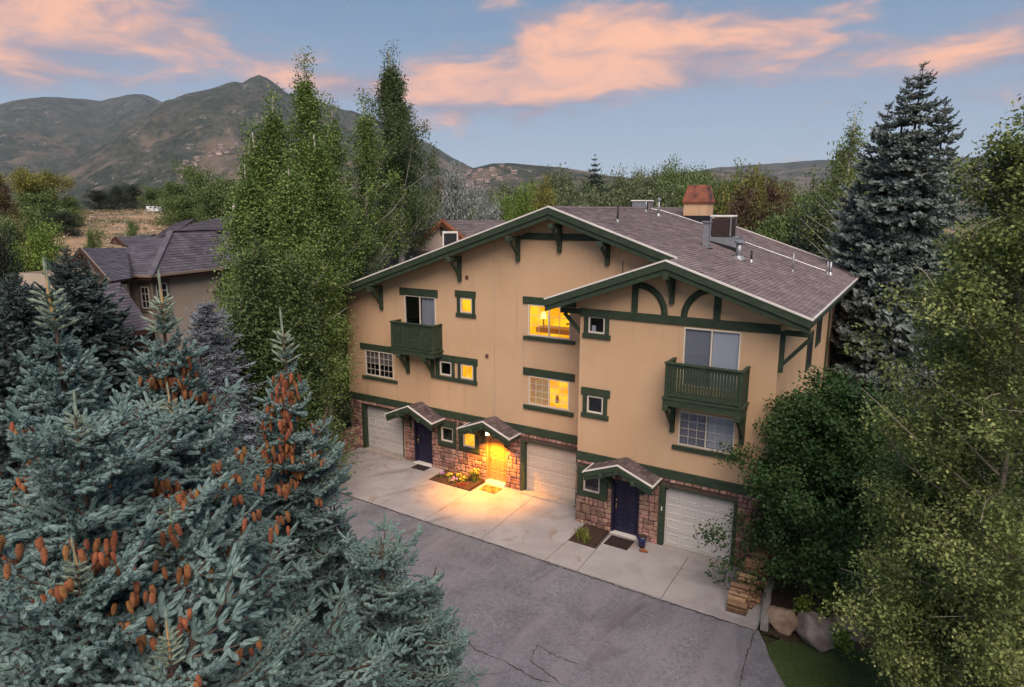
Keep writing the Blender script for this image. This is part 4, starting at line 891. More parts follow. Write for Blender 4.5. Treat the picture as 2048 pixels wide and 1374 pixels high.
# lower garage roof in front
g0, g1_, g2_, g3_ = at_dist(247, 667, 34.5), at_dist(306, 657, 35.2), at_dist(242, 568, 38), at_dist(188, 573, 37.4)
faces_shingled([g0, g1_, g2_, g3_], roof2, 'roof_shingles', nb)
g4, g5 = at_dist(214, 607, 36.4), at_dist(190, 611, 37.6)
faces_shingled([g4-up3*.05, g4+(g2_-g3_)*.4, g2_, g3_], roof2, 'roof_shingles', nb); strip(g0-up3*.12, g4-up3*.12, .06, .22, 'fascia', brownw); strip(g0-up3*.12, g1_-up3*.12, .06, .2, 'fascia', brownw)
bk = (g2_-g1_)*.12
MB().prism([g0+bk-up3*7, g1_+bk-up3*7, g1_+bk-up3*.1, g0+bk-up3*.1], (-.1, .3, 0)).build('garage_wall', brownw, nb); MB().prism([g0+bk-up3*7, g3_-up3*7, g3_-up3*.3, g0+bk-up3*.2], (.2, .2, 0)).build('garage_wall', brownw, nb)
# windows beside the corner, with surround, frame, pane and muntins
def nbwin(a0, a1, z0, z1, side):
    def Q(u, d, z): return N(u, w_in-d, z) if side == 'R' else N(w_in-d, u, z)
    def bx(u0, u1, d0, d1, za, zb, name, m, par):
        P = [Q(u0, d0, za), Q(u1, d0, za), Q(u1, d1, za), Q(u0, d1, za)]; return MB().prism(P, (0, 0, zb-za)).build(name, m, par)
    f = bx(a0-.2, a1+.2, .0, .05, z0-.22, z1+.2, 'window', trim2, nb); bx(a0, a1, .045, .052, z0, z1, 'pane', roomdark, f)
    fm = MB()
    for (u0, u1, za, zb) in ((a0, a1, z0, z0+.07), (a0, a1, z1-.07, z1), (a0, a0+.07, z0, z1), (a1-.07, a1, z0, z1)):
        P = [Q(u0, .053, za), Q(u1, .053, za), Q(u1, .085, za), Q(u0, .085, za)]; fm.prism(P, (0, 0, zb-za))
    fm.build('sash', white, f)
    for k in (1, 2): z_ = z0+(z1-z0)*k/3; bx(a0+.05, a1-.05, .054, .07, z_-.02, z_+.02, 'muntin', white, f)
    bx((a0+a1)/2-.02, (a0+a1)/2+.02, .054, .072, z0, z1, 'muntin', white, f)
nbwin(.75, 1.55, 6.15, 7.45, 'R'); nbwin(.75, 1.4, 6.0, 7.3, 'L')
MB().tube([N(.35, .40, 7.85), N(.45, .45, 7.6), N(.5, .48, 2)], .06, 8).build('downpipe', trim2, nb)
faces_shingled([at_z(404, 578, 6.5), at_z(432, 585, 6.5), at_z(462, 562, 6.5), at_z(462, 545, 7.6)], roof2, 'porch_shingles', nb)
MB().beam(at_z(404, 578, 6.4), at_z(432, 585, 6.4), .08, .2).beam(at_z(432, 585, 6.4), at_z(480, 548, 6.4), .08, .2).build('fascia', brownw, nb)
MB().tube([at_dist(468, 420, 46), at_dist(468, 405, 46)+np.array((0, 0, .0))], .12, 8).build('roof_vent', white, nb)

# ---------------------------------------------------------------- similar house further back, seen above the left slope
roof3 = mat('grey_brown_shingle', (0.115, 0.09, 0.092), (0.15, 0.12, 0.12), 1.2, .92, .4, 60, island=.22); orangew = mat('cedar_board', (0.30, 0.11, 0.045), (0.20, 0.075, 0.035), 3, .6)
hb = thing('rear_house', 'brown shingled house with a small cedar trimmed gable behind the left roof slope', 'house', (-4, 10, 0))
def Wp(x, y, dist): return at_dist(x, y, dist)
E0 = at_z(752, 541, 8.0); e2 = at_z(880, 560, 7.6)
ED = np.array([cos(YAW+.16), sin(YAW+.16), 0]); BD = np.array([-sin(YAW+.16), cos(YAW+.16), 0])
def Hb(a, c, z): p = E0+ED*a+BD*c; return (p[0], p[1], z)
faces_shingled([Hb(0, 0, 8.0), Hb(9.0, 0, 8.0), Hb(9.0, 5.6, 11.0), Hb(2.9, 5.6, 11.0)], roof3, 'roof_shingles', hb)
faces_shingled([Hb(0, 9, 8.0), Hb(0, 0, 8.0), Hb(2.9, 5.6, 11.0), Hb(2.9, 5.9, 11.0)], roof3, 'roof_shingles', hb)
MB().prism([Hb(.5, .5, -1), Hb(9, .5, -1), Hb(9, .5, 7.95), Hb(.5, .5, 7.95)], tuple(BD*.3)).prism([Hb(.5, .8, -1), Hb(.8, .8, -1), Hb(.8, 9, -1), Hb(.5, 9, -1)], (0, 0, 8.9)).build('wall', stucco2, hb)
MB().beam(Hb(-.03, -.04, 7.98), Hb(9, -.04, 7.98), .08, .14).build('gutter', white, hb)
gz0, gzp, gc, gh = 9.35, 11.12, 3.9, 2.1      # small gable dormer
gcx = 4.25
for sg in (-1, 1):
    P = [Hb(gcx+sg*gh, 1.6, gz0), Hb(gcx+sg*gh, 4.6, gz0), Hb(gcx, 5.8, gzp), Hb(gcx, 1.6, gzp)]
    faces_shingled(P, roof3, 'dormer_shingles', hb)
    MB().beam(Hb(gcx+sg*gh*1.04, 1.55, gz0-.08), Hb(gcx, 1.55, gzp-.06), .07, .20).build('barge_board', orangew, hb); MB().beam(Hb(gcx+sg*gh*.94, 1.66, gz0-.2), Hb(gcx, 1.66, gzp-.26), .06, .14).build('barge_board', orangew, hb)
MB().prism([Hb(gcx-gh*.9, 2.0, gz0-.3), Hb(gcx+gh*.9, 2.0, gz0-.3), Hb(gcx+gh*.9, 2.0, gz0), Hb(gcx, 2.0, gzp-.15), Hb(gcx-gh*.9, 2.0, gz0)], tuple(BD*.2)).build('dormer_wall', stucco2, hb)
MB().beam(Hb(gcx, 1.6, gzp-.35), Hb(gcx, 2.0, gzp-.35), .12, .4).beam(Hb(gcx-.02, 1.95, gzp-.5), Hb(gcx-.02, 1.95, gzp-1.0), .1, .1, (1, 0, 0)).build('knee_brace', brownw, hb)
MB().tube([Hb(1.45, 1.0, 8.4), Hb(1.45, 1.0, 9.0)], .035, 6).build('vent_pipe', galv, hb)
q = tuple(at_dist(900, 496, 35.5)); t = thing('air_conditioner', 'pale boxy air conditioner with dark grille, on the rear house roof below its cedar gable', 'air conditioner', q)
qb = np.array(q)
def abox(c, a, d, z0, z1, name, m): return MB().prism([c-ED*a-BD*d+np.array((0, 0, z0)), c+ED*a-BD*d+np.array((0, 0, z0)), c+ED*a+BD*d+np.array((0, 0, z0)), c-ED*a+BD*d+np.array((0, 0, z0))], (0, 0, z1-z0)).build(name, m, t)
abox(qb, .36, .36, 0, .78, 'coil', blackm); abox(qb, .40, .40, .781, .86, 'lid', white); abox(qb, .5, .5, -.35, -.01, 'stand', galv)
for sx in (-1, 1): abox(qb+ED*sx*.37-BD*.37, .035, .03, 0, .78, 'corner_post', white)
abox(qb+ED*.38, .02, .36, .02, .77, 'side_panel', white)
# turbine top of another cooler peeping over the ridge
q = (11.45, 9.2, 11.55); t = thing('air_conditioner', 'white topped air conditioner peeping over the main ridge', 'air conditioner', q); c = np.array(q)
MB().box(c[0]-.4, c[0]+.4, c[1]-.4, c[1]+.4, 11.45, 12.12).build('coil', galv, t); bevel(MB().box(c[0]-.45, c[0]+.45, c[1]-.45, c[1]+.45, 12.121, 12.2).build('lid', white, t), .03)
for sx in (-1, 1): MB().box(c[0]+sx*.41-.03, c[0]+sx*.41+.03, c[1]-.44, c[1]-.401, 11.45, 12.12).build('corner_post', blackm, t)
# far roof glimpsed on the right
fh = thing('distant_house', 'low house with a purple grey roof among the trees right of the chimney', 'house', at_dist(1590, 430, 95)); P = at_dist(1555, 436, 95); Q = at_dist(1625, 436, 95); Rr = at_dist(1608, 406, 99); Ll = at_dist(1572, 405, 99)
faces_shingled([P, Q, Rr, Ll], roof2, 'roof', fh, 1.2, .6); MB().prism([P-np.array((0, 0, 6)), Q-np.array((0, 0, 6)), Q-np.array((0, 0, .1)), P-np.array((0, 0, .1))], (-.0, .5, 0)).build('wall', stucco2, fh)

# ---------------------------------------------------------------- brown slatted steps and a parked car half hidden by the spruces
st = thing('timber_stairs', 'reddish brown slatted timber steps behind the spruces', 'steps', at_z(335, 800, .3)); redw = mat('red_brown_wood', (0.13, .045, .035), (0.09, .03, .026), 4, .7); c0 = at_z(335, 790, .8)
for k in range(9): p = c0+ED*0+BD*k*.3+np.array((0, 0, k*.19)); MB().beam(p-ED*1.3, p+ED*1.3, .28, .05, (0, 0, 1)).build('tread', redw, st)
for s in (-1, 1): MB().beam(c0+ED*s*1.35-BD*.2+np.array((0, 0, .05)), c0+ED*s*1.35+BD*2.6+np.array((0, 0, 1.75)), .07, .3).build('stringer', redw, st); MB().beam(c0+ED*s*1.35+np.array((0, 0, .95)), c0+ED*s*1.35+BD*2.6+np.array((0, 0, 2.65)), .07, .1).build('handrail', redw, st)
def car(loc, rz, label):
    t = bpy.data.objects.new('parked_car', None); COL.objects.link(t); tag(t, label, 'car')
    body = mat('car_paint', (0.30, .31, .33), None, rough=.25, metal=.4, spec=.6); dk = mat('car_glass', (.02, .022, .03), None, rough=.08, spec=.8); ty = mat('tyre', (.02, .02, .02), None, rough=.9)
    def part(mb, n, m, smooth=False): o = bpy.data.objects.new(n, mb.mesh(n, m, smooth)); COL.objects.link(o); o.parent = t; return o
    prof = [(-2.2, .35), (-2.2, .75), (-2.1, .95), (-1.5, 1.02), (1.2, .98), (1.95, .82), (2.25, .68), (2.28, .35)]
    bevel(part(MB().prism([(x, .88, z) for x, z in prof][::1], (0, -1.76, 0)), 'body', body), .07, 3)
    g = [(-1.9, 1.0), (-1.5, 1.38), (-.9, 1.47), (.1, 1.45), (.5, 1.36), (1.15, .99)]; bevel(part(MB().prism([(x, .74, z) for x, z in g], (0, -1.48, 0)), 'windows', dk), .05, 2)
    bevel(part(MB().prism([(-1.5, .66, 1.40), (-.9, .66, 1.485), (.1, .66, 1.465), (.42, .66, 1.40)], (0, -1.32, 0)), 'roof', body), .02)
    for x in (-1.35, 1.4):
        for y in (-.80, .80):
            w = part(MB().tube([(x, y-.1, .33), (x, y+.1, .33)], .33, 20), 'wheel', ty); r = part(MB().tube([(x, y-.11, .33), (x, y+.11, .33)], .2, 14), 'rim', galv); r.parent = w
    for y in (-.62, .62): part(MB().box(2.2, 2.3, y-.17, y+.17, .62, .75), 'headlight', white); part(MB().box(-2.22, -2.14, y-.17, y+.17, .78, .92), 'tail_light', mat('tail_red', (.3, .01, .01), None))
    part(MB().box(2.24, 2.32, -.8, .8, .3, .5), 'bumper', blackm)
    t.location = loc; t.rotation_euler = (0, 0, rz)
car((-2.4, -6.9, .06), radians(60), 'silver grey car half hidden behind the spruce branches left of the driveway')
# ---------------------------------------------------------------- vegetation
def frames(D):
    D = D/np.linalg.norm(D, axis=1, keepdims=True); t = np.where(np.abs(D[:, 2:3]) < .9, np.array([[0, 0, 1.]]), np.array([[1., 0, 0]]))
    A = np.cross(t, D); A /= np.linalg.norm(A, axis=1, keepdims=True); B_ = np.cross(D, A); return A, B_, D
def shoot_template(detail, rng):
    V = []; F = []
    n = 5 if detail else 3; rings = ((0, .45), (.2, .78), (.78, .74), (1.0, .28)) if detail else ((0, .6), (.35, 1.0), (.9, .75), (1.05, .1))
    for t, r in rings:
        for k in range(n): q = 2*pi*k/n+t*2; V.append((r*cos(q), r*sin(q), t))
    for i in range(len(rings)-1):
        for k in range(n): a, b_, c, d = i*n+k, i*n+(k+1) % n, (i+1)*n+(k+1) % n, (i+1)*n+k; F += [(a, b_, c), (a, c, d)]
    if detail:
        for k in range(detail):
            t = (k+.5)/detail*1.0; q = k*2.399; r0 = .30; r1 = rng.uniform(1.05, 1.4)*(1-.25*t); w = .16; m = len(V)
            V += [(r0*cos(q-w*1.6), r0*sin(q-w*1.6), t-.01), (r0*cos(q+w*1.6), r0*sin(q+w*1.6), t-.01), (r1*cos(q), r1*sin(q), t+.13)]; F.append((m, m+1, m+2))
    return np.array(V), np.array(F)
def batch(T, P, D, L, r):
    V0, F0 = T; A, B_, Dn = frames(D); m = len(P); n = len(V0); r = np.broadcast_to(np.asarray(r, float), (m,)); L = np.broadcast_to(np.asarray(L, float), (m,))
    V = P[:, None, :] + (V0[None, :, 0:1]*r[:, None, None])*A[:, None, :] + (V0[None, :, 1:2]*r[:, None, None])*B_[:, None, :] + (V0[None, :, 2:3]*L[:, None, None])*Dn[:, None, :]
    F = F0[None]+np.arange(m)[:, None, None]*n
    return V.reshape(-1, 3), F.reshape(-1, F0.shape[1])
def gen_branch(name, L, seed, mats, step=.092, sl=.105, sr=.0225, detail=28, droop=.10, fan=.42, twig=.011):
    rng = np.random.RandomState(seed); P = []; D = []; LL = []; tw = MB()
    ax = lambda s: np.array([s, .03*L*sin(s*2.2+seed), -droop*L*sin(pi*min(s/L, 1)*.8)+.14*L*max(0, s/L-.55)**2*4])
    ks = np.linspace(0, L, 9); tw.tube([ax(s) for s in ks], [twig*(1.3+L*.6)*(1-.8*k/8) for k in range(9)], 5)
    s = .10*L; side = 1
    while s < L*.985:
        for side in (-1, 1):
            l2 = min(fan*(L-s)+.07, .30*L+.10)*rng.uniform(.75, 1.15); p0 = ax(s); t = ax(s+.02)-p0; t /= np.linalg.norm(t)
            a = rng.uniform(.7, 1.25); d = t*cos(a)+side*np.array([0, 1, 0])*sin(a)+np.array([0, 0, rng.uniform(-.28, .22)]); d /= np.linalg.norm(d)
            p1 = p0+d*l2; tw.tube([p0, p1], [twig*.7, twig*.3], 3, False); u = step*.4
            while u < l2:
                p = p0+d*u
                for sd in (-1, 1):
                    e = d*cos(.95)+sd*np.cross(d, [0, 0, 1])*sin(.95)*rng.uniform(.7, 1.15)+np.array([0, 0, rng.uniform(-.12, .38)]); P.append(p); D.append(e); LL.append(sl*rng.uniform(.65, 1.2))
                if rng.rand() < .45: P.append(p); D.append(d*.5+np.array([rng.normal()*.2, rng.normal()*.2, rng.choice([.9, -.5])])); LL.append(sl*rng.uniform(.5, .9))
                u += step*rng.uniform(.75, 1.2)
            P.append(p1); D.append(d+np.array([0, 0, .15])); LL.append(sl*rng.uniform(.8, 1.15))
        for _ in range(2): P.append(ax(s)); D.append(np.array([.8, rng.normal()*.4, rng.uniform(.1, .9)])); LL.append(sl*rng.uniform(.7, 1.1))
        s += step*rng.uniform(.9, 1.3)*(1.0+.25*L)
    P.append(ax(L)); D.append(ax(L)-ax(L-.05)); LL.append(sl*1.4)
    V, F = batch(shoot_template(detail, random.Random(seed)), np.array(P), np.array(D), np.array(LL), sr)
    nF = len(F); F = F.tolist(); off = len(V); V = np.vstack([V, np.array(tw.V)]); idx = [0]*nF
    for f in tw.F: F.append([q+off for q in f]); idx.append(1)
    return raw_mesh(name, V, F, mats, midx=idx)
def spruce_mat(name, c1, c2, k=.22): return mat(name, c1, c2, 1.6, .85, island=k, detail=2)
bark = mat('spruce_bark', (0.10, 0.065, 0.045), (0.055, 0.038, 0.03), 20, .9, .8, 60); barky = mat('young_bark', (0.50, 0.30, 0.12), (0.40, 0.24, 0.10), 20, .8)
blue = spruce_mat('blue_needles', (0.090, 0.143, 0.132), (0.160, 0.230, 0.214)); bluedk = spruce_mat('dark_green_needles', (0.055, 0.085, 0.065), (0.085, 0.125, 0.10)); tipg = spruce_mat('tip_needles', (0.19, 0.235, 0.17), (0.23, 0.28, 0.21))
BR = {}
def branchset(key, mats, lens, **kw):
    BR[key] = [(L, [gen_branch('branch', L, int(L*37)+q*11+5, mats, **kw) for q in range(2)]) for L in lens]
branchset('near', [blue, bark], (.3, .55, .9, 1.35, 1.9))
branchset('neardk', [bluedk, bark], (.4, .9, 1.6), step=.10, sl=.13)
BR['near2'] = BR['near']
def leader_mesh(name, h, mats):
    rng = np.random.RandomState(3); P = []; D = []; LL = []; tw = MB(); tw.tube([(0, 0, 0), (.01, 0, h*.6), (0, 0, h)], [.016, .012, .006], 6)
    z = 0
    while z < h*.62:
        for k in range(6): q = k*pi/3+z*9+rng.uniform(-.3, .3); P.append(np.array([0, 0, z])); D.append(np.array([cos(q), sin(q), rng.uniform(.35, .8)])); LL.append((.15*(1-z/h)+.06)*rng.uniform(.7, 1.2))
        z += .075
    P.append(np.array([0, 0, h*.62])); D.append(np.array([0, 0, 1.])); LL.append(h*.55)
    V, F = batch(shoot_template(60, random.Random(1)), np.array(P), np.array(D), np.array(LL), .019)
    nF = len(F); F = F.tolist(); off = len(V); V = np.vstack([V, np.array(tw.V)]); idx = [0]*nF
    for f in tw.F: F.append([q+off for q in f]); idx.append(1)
    return raw_mesh(name, V, F, mats, midx=idx)
LEAD = leader_mesh('leader', .55, [tipg, barky])
conem = mat('spruce_cone', (0.25, 0.095, 0.038), (0.15, 0.06, 0.026), 30, .85, objrand=.4)
V = []; F = []; nr = 9
for i in range(nr*2+1):
    t = i/(nr*2); r = .018*sin(pi*min(1, .12+t*.88))**.6*(1.12 if i % 2 else .88)
    for k in range(7): q = 2*pi*(k+(i//2)*.5)/7; V.append((r*cos(q), r*sin(q), -.105*t))
for i in range(nr*2):
    for k in range(7): F.append((i*7+k, (i+1)*7+k, (i+1)*7+(k+1) % 7, i*7+(k+1) % 7))
CONE = raw_mesh('cone', V, F, conem)
def spruce(name, label, top, zbase, key, k=.62, Rmax=1.9, dz0=.215, dzk=.06, nb=5, seed=1, leader=True, lean=(0, 0), cones=(), group=None, cat='spruce tree', el0=.85, base_xy=None, sc=1.0, asym=None, p=.95, trunk_r=.018, leadscale=1.0, span=None, rfun=None):
    R = random.Random(seed); top = np.array(top, float); h_all = top[2]-zbase; t = thing(name, label, cat, (top[0]-lean[0]*h_all, top[1]-lean[1]*h_all, zbase), group)
    pos = lambda h: np.array([top[0]-lean[0]*h, top[1]-lean[1]*h, top[2]-h])
    MB().tube([pos(h) for h in (0.0, .5, 1.5, h_all*.5, h_all+.3)], [.008, .018, .035, trunk_r*h_all*.45, trunk_r*h_all], 8).build('trunk', bark, t, True)
    if leader:
        o = bpy.data.objects.new('leader', LEAD); link(o, t); o.location = Vector(pos(.32*leadscale)); o.scale = (leadscale,)*3; o.rotation_euler = (R.uniform(-.08, .08), R.uniform(-.08, .08), R.uniform(0, 6))
    h = .25; w = R.random()*6
    while h < h_all-1.0:
        if span and h > span: break
        n = nb+(1 if R.random() < .4 else 0)
        for i in range(n):
            az = w+2*pi*i/n+R.uniform(-.25, .25); Lr = (min(Rmax, .10+k*h**p) if not rfun else rfun(h)*k)*R.uniform(.58, 1.22)
            if asym: Lr *= 1+asym[1]*max(0, cos(az-asym[0]))
            L0, mm_ = min(BR[key], key=lambda q: abs(math.log(q[0]*sc/Lr))); f = Lr/(L0)
            o = bpy.data.objects.new('branch', mm_[R.randrange(2)]); link(o, t)
            el = el0*math.exp(-h*.75/sc)-.02+R.uniform(-.14, .14)-.26*min(1, h/(3*sc))+R.gauss(0, .07); q = pos(h+R.uniform(-.06, .06)*sc)
            o.matrix_parent_inverse = Matrix.Identity(4); o.location = Vector(q)-Vector(EMPTY_LOCS[t.name]); o.rotation_euler = (R.uniform(-.3, .3), -el, az); o.scale = (f, f*R.uniform(.9, 1.15), f)
        w += 1.1; h += (dz0+dzk*h)*R.uniform(.85, 1.15)
    for (h0, h1, n, rr, spread) in cones:
        for _ in range(n//3):
            hh0 = R.uniform(h0, h1); az = R.uniform(0, 2*pi) if not spread else spread+R.uniform(-1.3, 1.3); r0 = ((.10+k*hh0**p) if not rfun else rfun(hh0)*k)*rr*R.uniform(.5, .95)
            for _ in range(4):
                q = pos(hh0)+np.array([cos(az)*r0+R.gauss(0, .05), sin(az)*r0+R.gauss(0, .05), R.uniform(-.03, .04)+.05*r0]); o = bpy.data.objects.new('cone', CONE); link(o, t)
                o.matrix_parent_inverse = Matrix.Identity(4); o.location = Vector(q)-Vector(EMPTY_LOCS[t.name]); f = R.uniform(.85, 1.25); o.scale = (f, f, f); o.rotation_euler = (R.uniform(-.25, .25), R.uniform(-.25, .25), R.uniform(0, 6))
    return t
toC = lambda p: math.atan2(CP[1]-p[1], CP[0]-p[0])
NR = lambda h: float(np.interp(h, [0, .3, .55, .85, 1.4, 2.5, 5], [.2, .30, .45, .95, 1.5, 2.1, 2.8]))
NR2 = lambda h: float(np.interp(h, [0, .15, .35, .7, 1.4, 2.5, 5], [.35, .75, 1.15, 1.6, 2.1, 2.5, 3.0]))
def nearspruce(label, px, py, d, seed, **kw):
    kw.setdefault('rfun', NR)
    p = at_dist(px, py, d); kw.setdefault('group', 'blue spruces in front of the driveway'); kw.setdefault('k', .5); kw['k'] = max(.3, kw['k']); c = [(a, b_, n, r, toC(p)) for a, b_, n, r in kw.pop('cones', ())]
    return spruce('blue_spruce', label, p, -.2, kw.pop('key', 'near'), seed=seed, cones=c, **kw)
nearspruce('pale blue spruce with a long straight golden leader, nearest to the left picture edge', 103, 588, 7.0, 1, k=.44, cones=((1.0, 2.2, 90, 1.05),))
nearspruce('blue spruce with a bent golden leader and dense clusters of orange cones', 322, 605, 7.3, 2, k=.42, lean=(.16, -.1), cones=((.5, 1.5, 130, 1.0),))
nearspruce('slim blue spruce carrying cones, standing closest to the driveway apron', 570, 672, 8.0, 3, k=.27, Rmax=1.1, cones=((.45, 1.6, 120, 1.0),), lean=(.05, 0))
nearspruce('short blue spruce tip between the bent-leader spruce and the slim one', 392, 750, 7.8, 4, k=.36, Rmax=1.3)
nearspruce('blue spruce with cones hanging in the middle of the spruce group', 342, 806, 6.6, 5, rfun=NR2, leadscale=.62, el0=.6, k=.45, Rmax=1.5, cones=((.45, 1.1, 96, 1.45),))
nearspruce('small blue spruce top with wide star-shaped shoots over a band of cones', 150, 835, 5.6, 6, rfun=NR2, leadscale=.62, el0=.6, k=.50, cones=((.5, 1.2, 80, 1.45),))
nearspruce('blue spruce with a pale leader in the lower middle of the spruce group', 336, 1062, 5.3, 8, rfun=NR2, leadscale=.62, el0=.6, k=.55, cones=((.6, 1.2, 25, 1.45),))
nearspruce('blue spruce with broad shoots in the bottom left corner of the picture', 153, 1128, 4.8, 9, rfun=NR2, leadscale=.62, el0=.6, k=.55, cones=((.35, .9, 38, 1.45),))
nearspruce('green tinted spruce whose twiggy top stands against the grey asphalt', 668, 1005, 8.2, 10, k=.44, key='near', Rmax=1.5, p=.9, leader=False)
nearspruce('blue spruce with a yellowish leader at the very bottom edge', 336, 1275, 4.3, 11, rfun=NR2, leadscale=.62, el0=.6, k=.6)
nearspruce('rightmost blue spruce, its slanting top pointing at the asphalt', 872, 1135, 7.4, 12, k=.42, lean=(.30, -.05), leader=False, Rmax=1.3, el0=.6)
nearspruce('bushy blue spruce top by the bottom edge, left of the slanting one', 600, 1262, 5.4, 13, rfun=NR2, leadscale=.62, el0=.6, k=.60, leader=False)
nearspruce('leaning blue spruce tip by the low retaining wall', 655, 815, 7.8, 15, k=.40, lean=(.32, .1), leader=False, Rmax=.7, span=2.2, cones=((.5, 1.1, 30, 1.0),))

nearspruce('bushy blue spruce top with drooping tips, second from the right in the spruce group', 762, 1075, 7.2, 16, rfun=NR2, leadscale=.62, el0=.6, k=.42, leader=False)

# mid-distance spruces share a coarser set of branches
def lodset(key, c1, c2, lens, step=.22, sl=.22, sr=.045, detail=0, **kw):
    branchset(key, [spruce_mat(key+'_needles', c1, c2, .3), bark], lens, step=step, sl=sl, sr=sr, detail=detail, twig=.02, **kw)
lodset('midblue', (0.085, 0.11, 0.095), (0.19, 0.225, 0.205), (.8, 1.6, 2.6, 3.6), step=.21, sl=.17, sr=.055)
lodset('middark', (0.045, 0.068, 0.062), (0.075, 0.105, 0.098), (.8, 1.6, 2.6, 3.6))
lodset('silver', (0.14, 0.165, 0.19), (0.22, 0.25, 0.285), (.5, 1.0, 1.7), step=.13, sl=.13, sr=.018)
lodset('far', (0.035, 0.05, 0.04), (0.06, 0.08, 0.06), (1.5, 3.2), step=.5, sl=.6, sr=.10)
def mid(label, px, py, d, zb, key, seed, group=None, **kw):
    kw.setdefault('sc', 2.2); kw.setdefault('k', .55); kw.setdefault('Rmax', 3.6); kw.setdefault('dz0', .30); kw.setdefault('dzk', .028); kw.setdefault('nb', 7); kw.setdefault('leader', False); kw.setdefault('el0', .5)
    p = at_dist(px, py, d); return spruce('spruce_tree', label, p, zb, key, seed=seed, group=group, **kw)
mid('tall blue-green spruce, highest of the cluster right of the house', 1848, 122, 37, 3, 'midblue', 31, k=0.41, Rmax=2.6, dz0=.42, dzk=.05, lean=(.02, 0), p=.82)
mid('tall spruce with a ragged double top, just left of the highest one', 1815, 152, 38, 3, 'midblue', 32, k=0.45, Rmax=2.9, dz0=.42, dzk=.05, p=.8)
mid('lower spruce on the left flank of the right-hand cluster', 1778, 205, 39, 3, 'midblue', 33, k=0.41, Rmax=3.0, dz0=.42, dzk=.05, p=.8)
mid('lower spruce on the right flank of the right-hand cluster', 1893, 195, 38, 3, 'midblue', 34, k=0.39, Rmax=2.1, dz0=.42, dzk=.05, p=.8)
mid('dark spruce with layered boughs at the bottom of the right-hand cluster', 1800, 450, 36, 1.5, 'midblue', 35, k=.6, Rmax=2.2)
mid('dark spruce in front of the neighbour house gable', 130, 492, 33, 0, 'middark', 36, k=.5, Rmax=2.3)
mid('dark spruce at the left picture edge behind the blue ones', 25, 545, 31, 0, 'middark', 37, k=.6, Rmax=2.6)
mid('dark spruce beside the low purple garage roof', 168, 515, 34, 0, 'middark', 38, k=.4, Rmax=1.5)
mid('small silvery blue spruce standing alone before the neighbour house wall', 412, 598, 25, .0, 'silver', 39, k=.62, Rmax=2.3, sc=1.0, dz0=.16, dzk=.02, p=.75)

# ---- broadleaf trees
def leaf_mesh(name, C, size, rng, m, updown=.35, aspect=.62):
    n = len(C); nrm = rng.normal(size=(n, 3)); nrm[:, 2] = np.abs(nrm[:, 2])*1.0+updown; A, B_, _ = frames(nrm); q = rng.uniform(0, 2*pi, (n, 1)); a = A*np.cos(q)+B_*np.sin(q); b_ = B_*np.cos(q)-A*np.sin(q)
    s = size*rng.uniform(.65, 1.3, (n, 1)); V = np.empty((n, 4, 3)); V[:, 0] = C-a*s*.5; V[:, 1] = C+b_*s*aspect*.5; V[:, 2] = C+a*s*.5; V[:, 3] = C-b_*s*aspect*.5
    return raw_mesh(name, V.reshape(-1, 3), np.arange(n*4).reshape(n, 4), m)
def leafmat(name, c1, c2, k=.35, tr=.25, c3=None): return mat(name, c1, c2, .8, .6, island=k, translucent=tr, detail=2, c3=c3, s3=1.1, t3=(.52, .7))
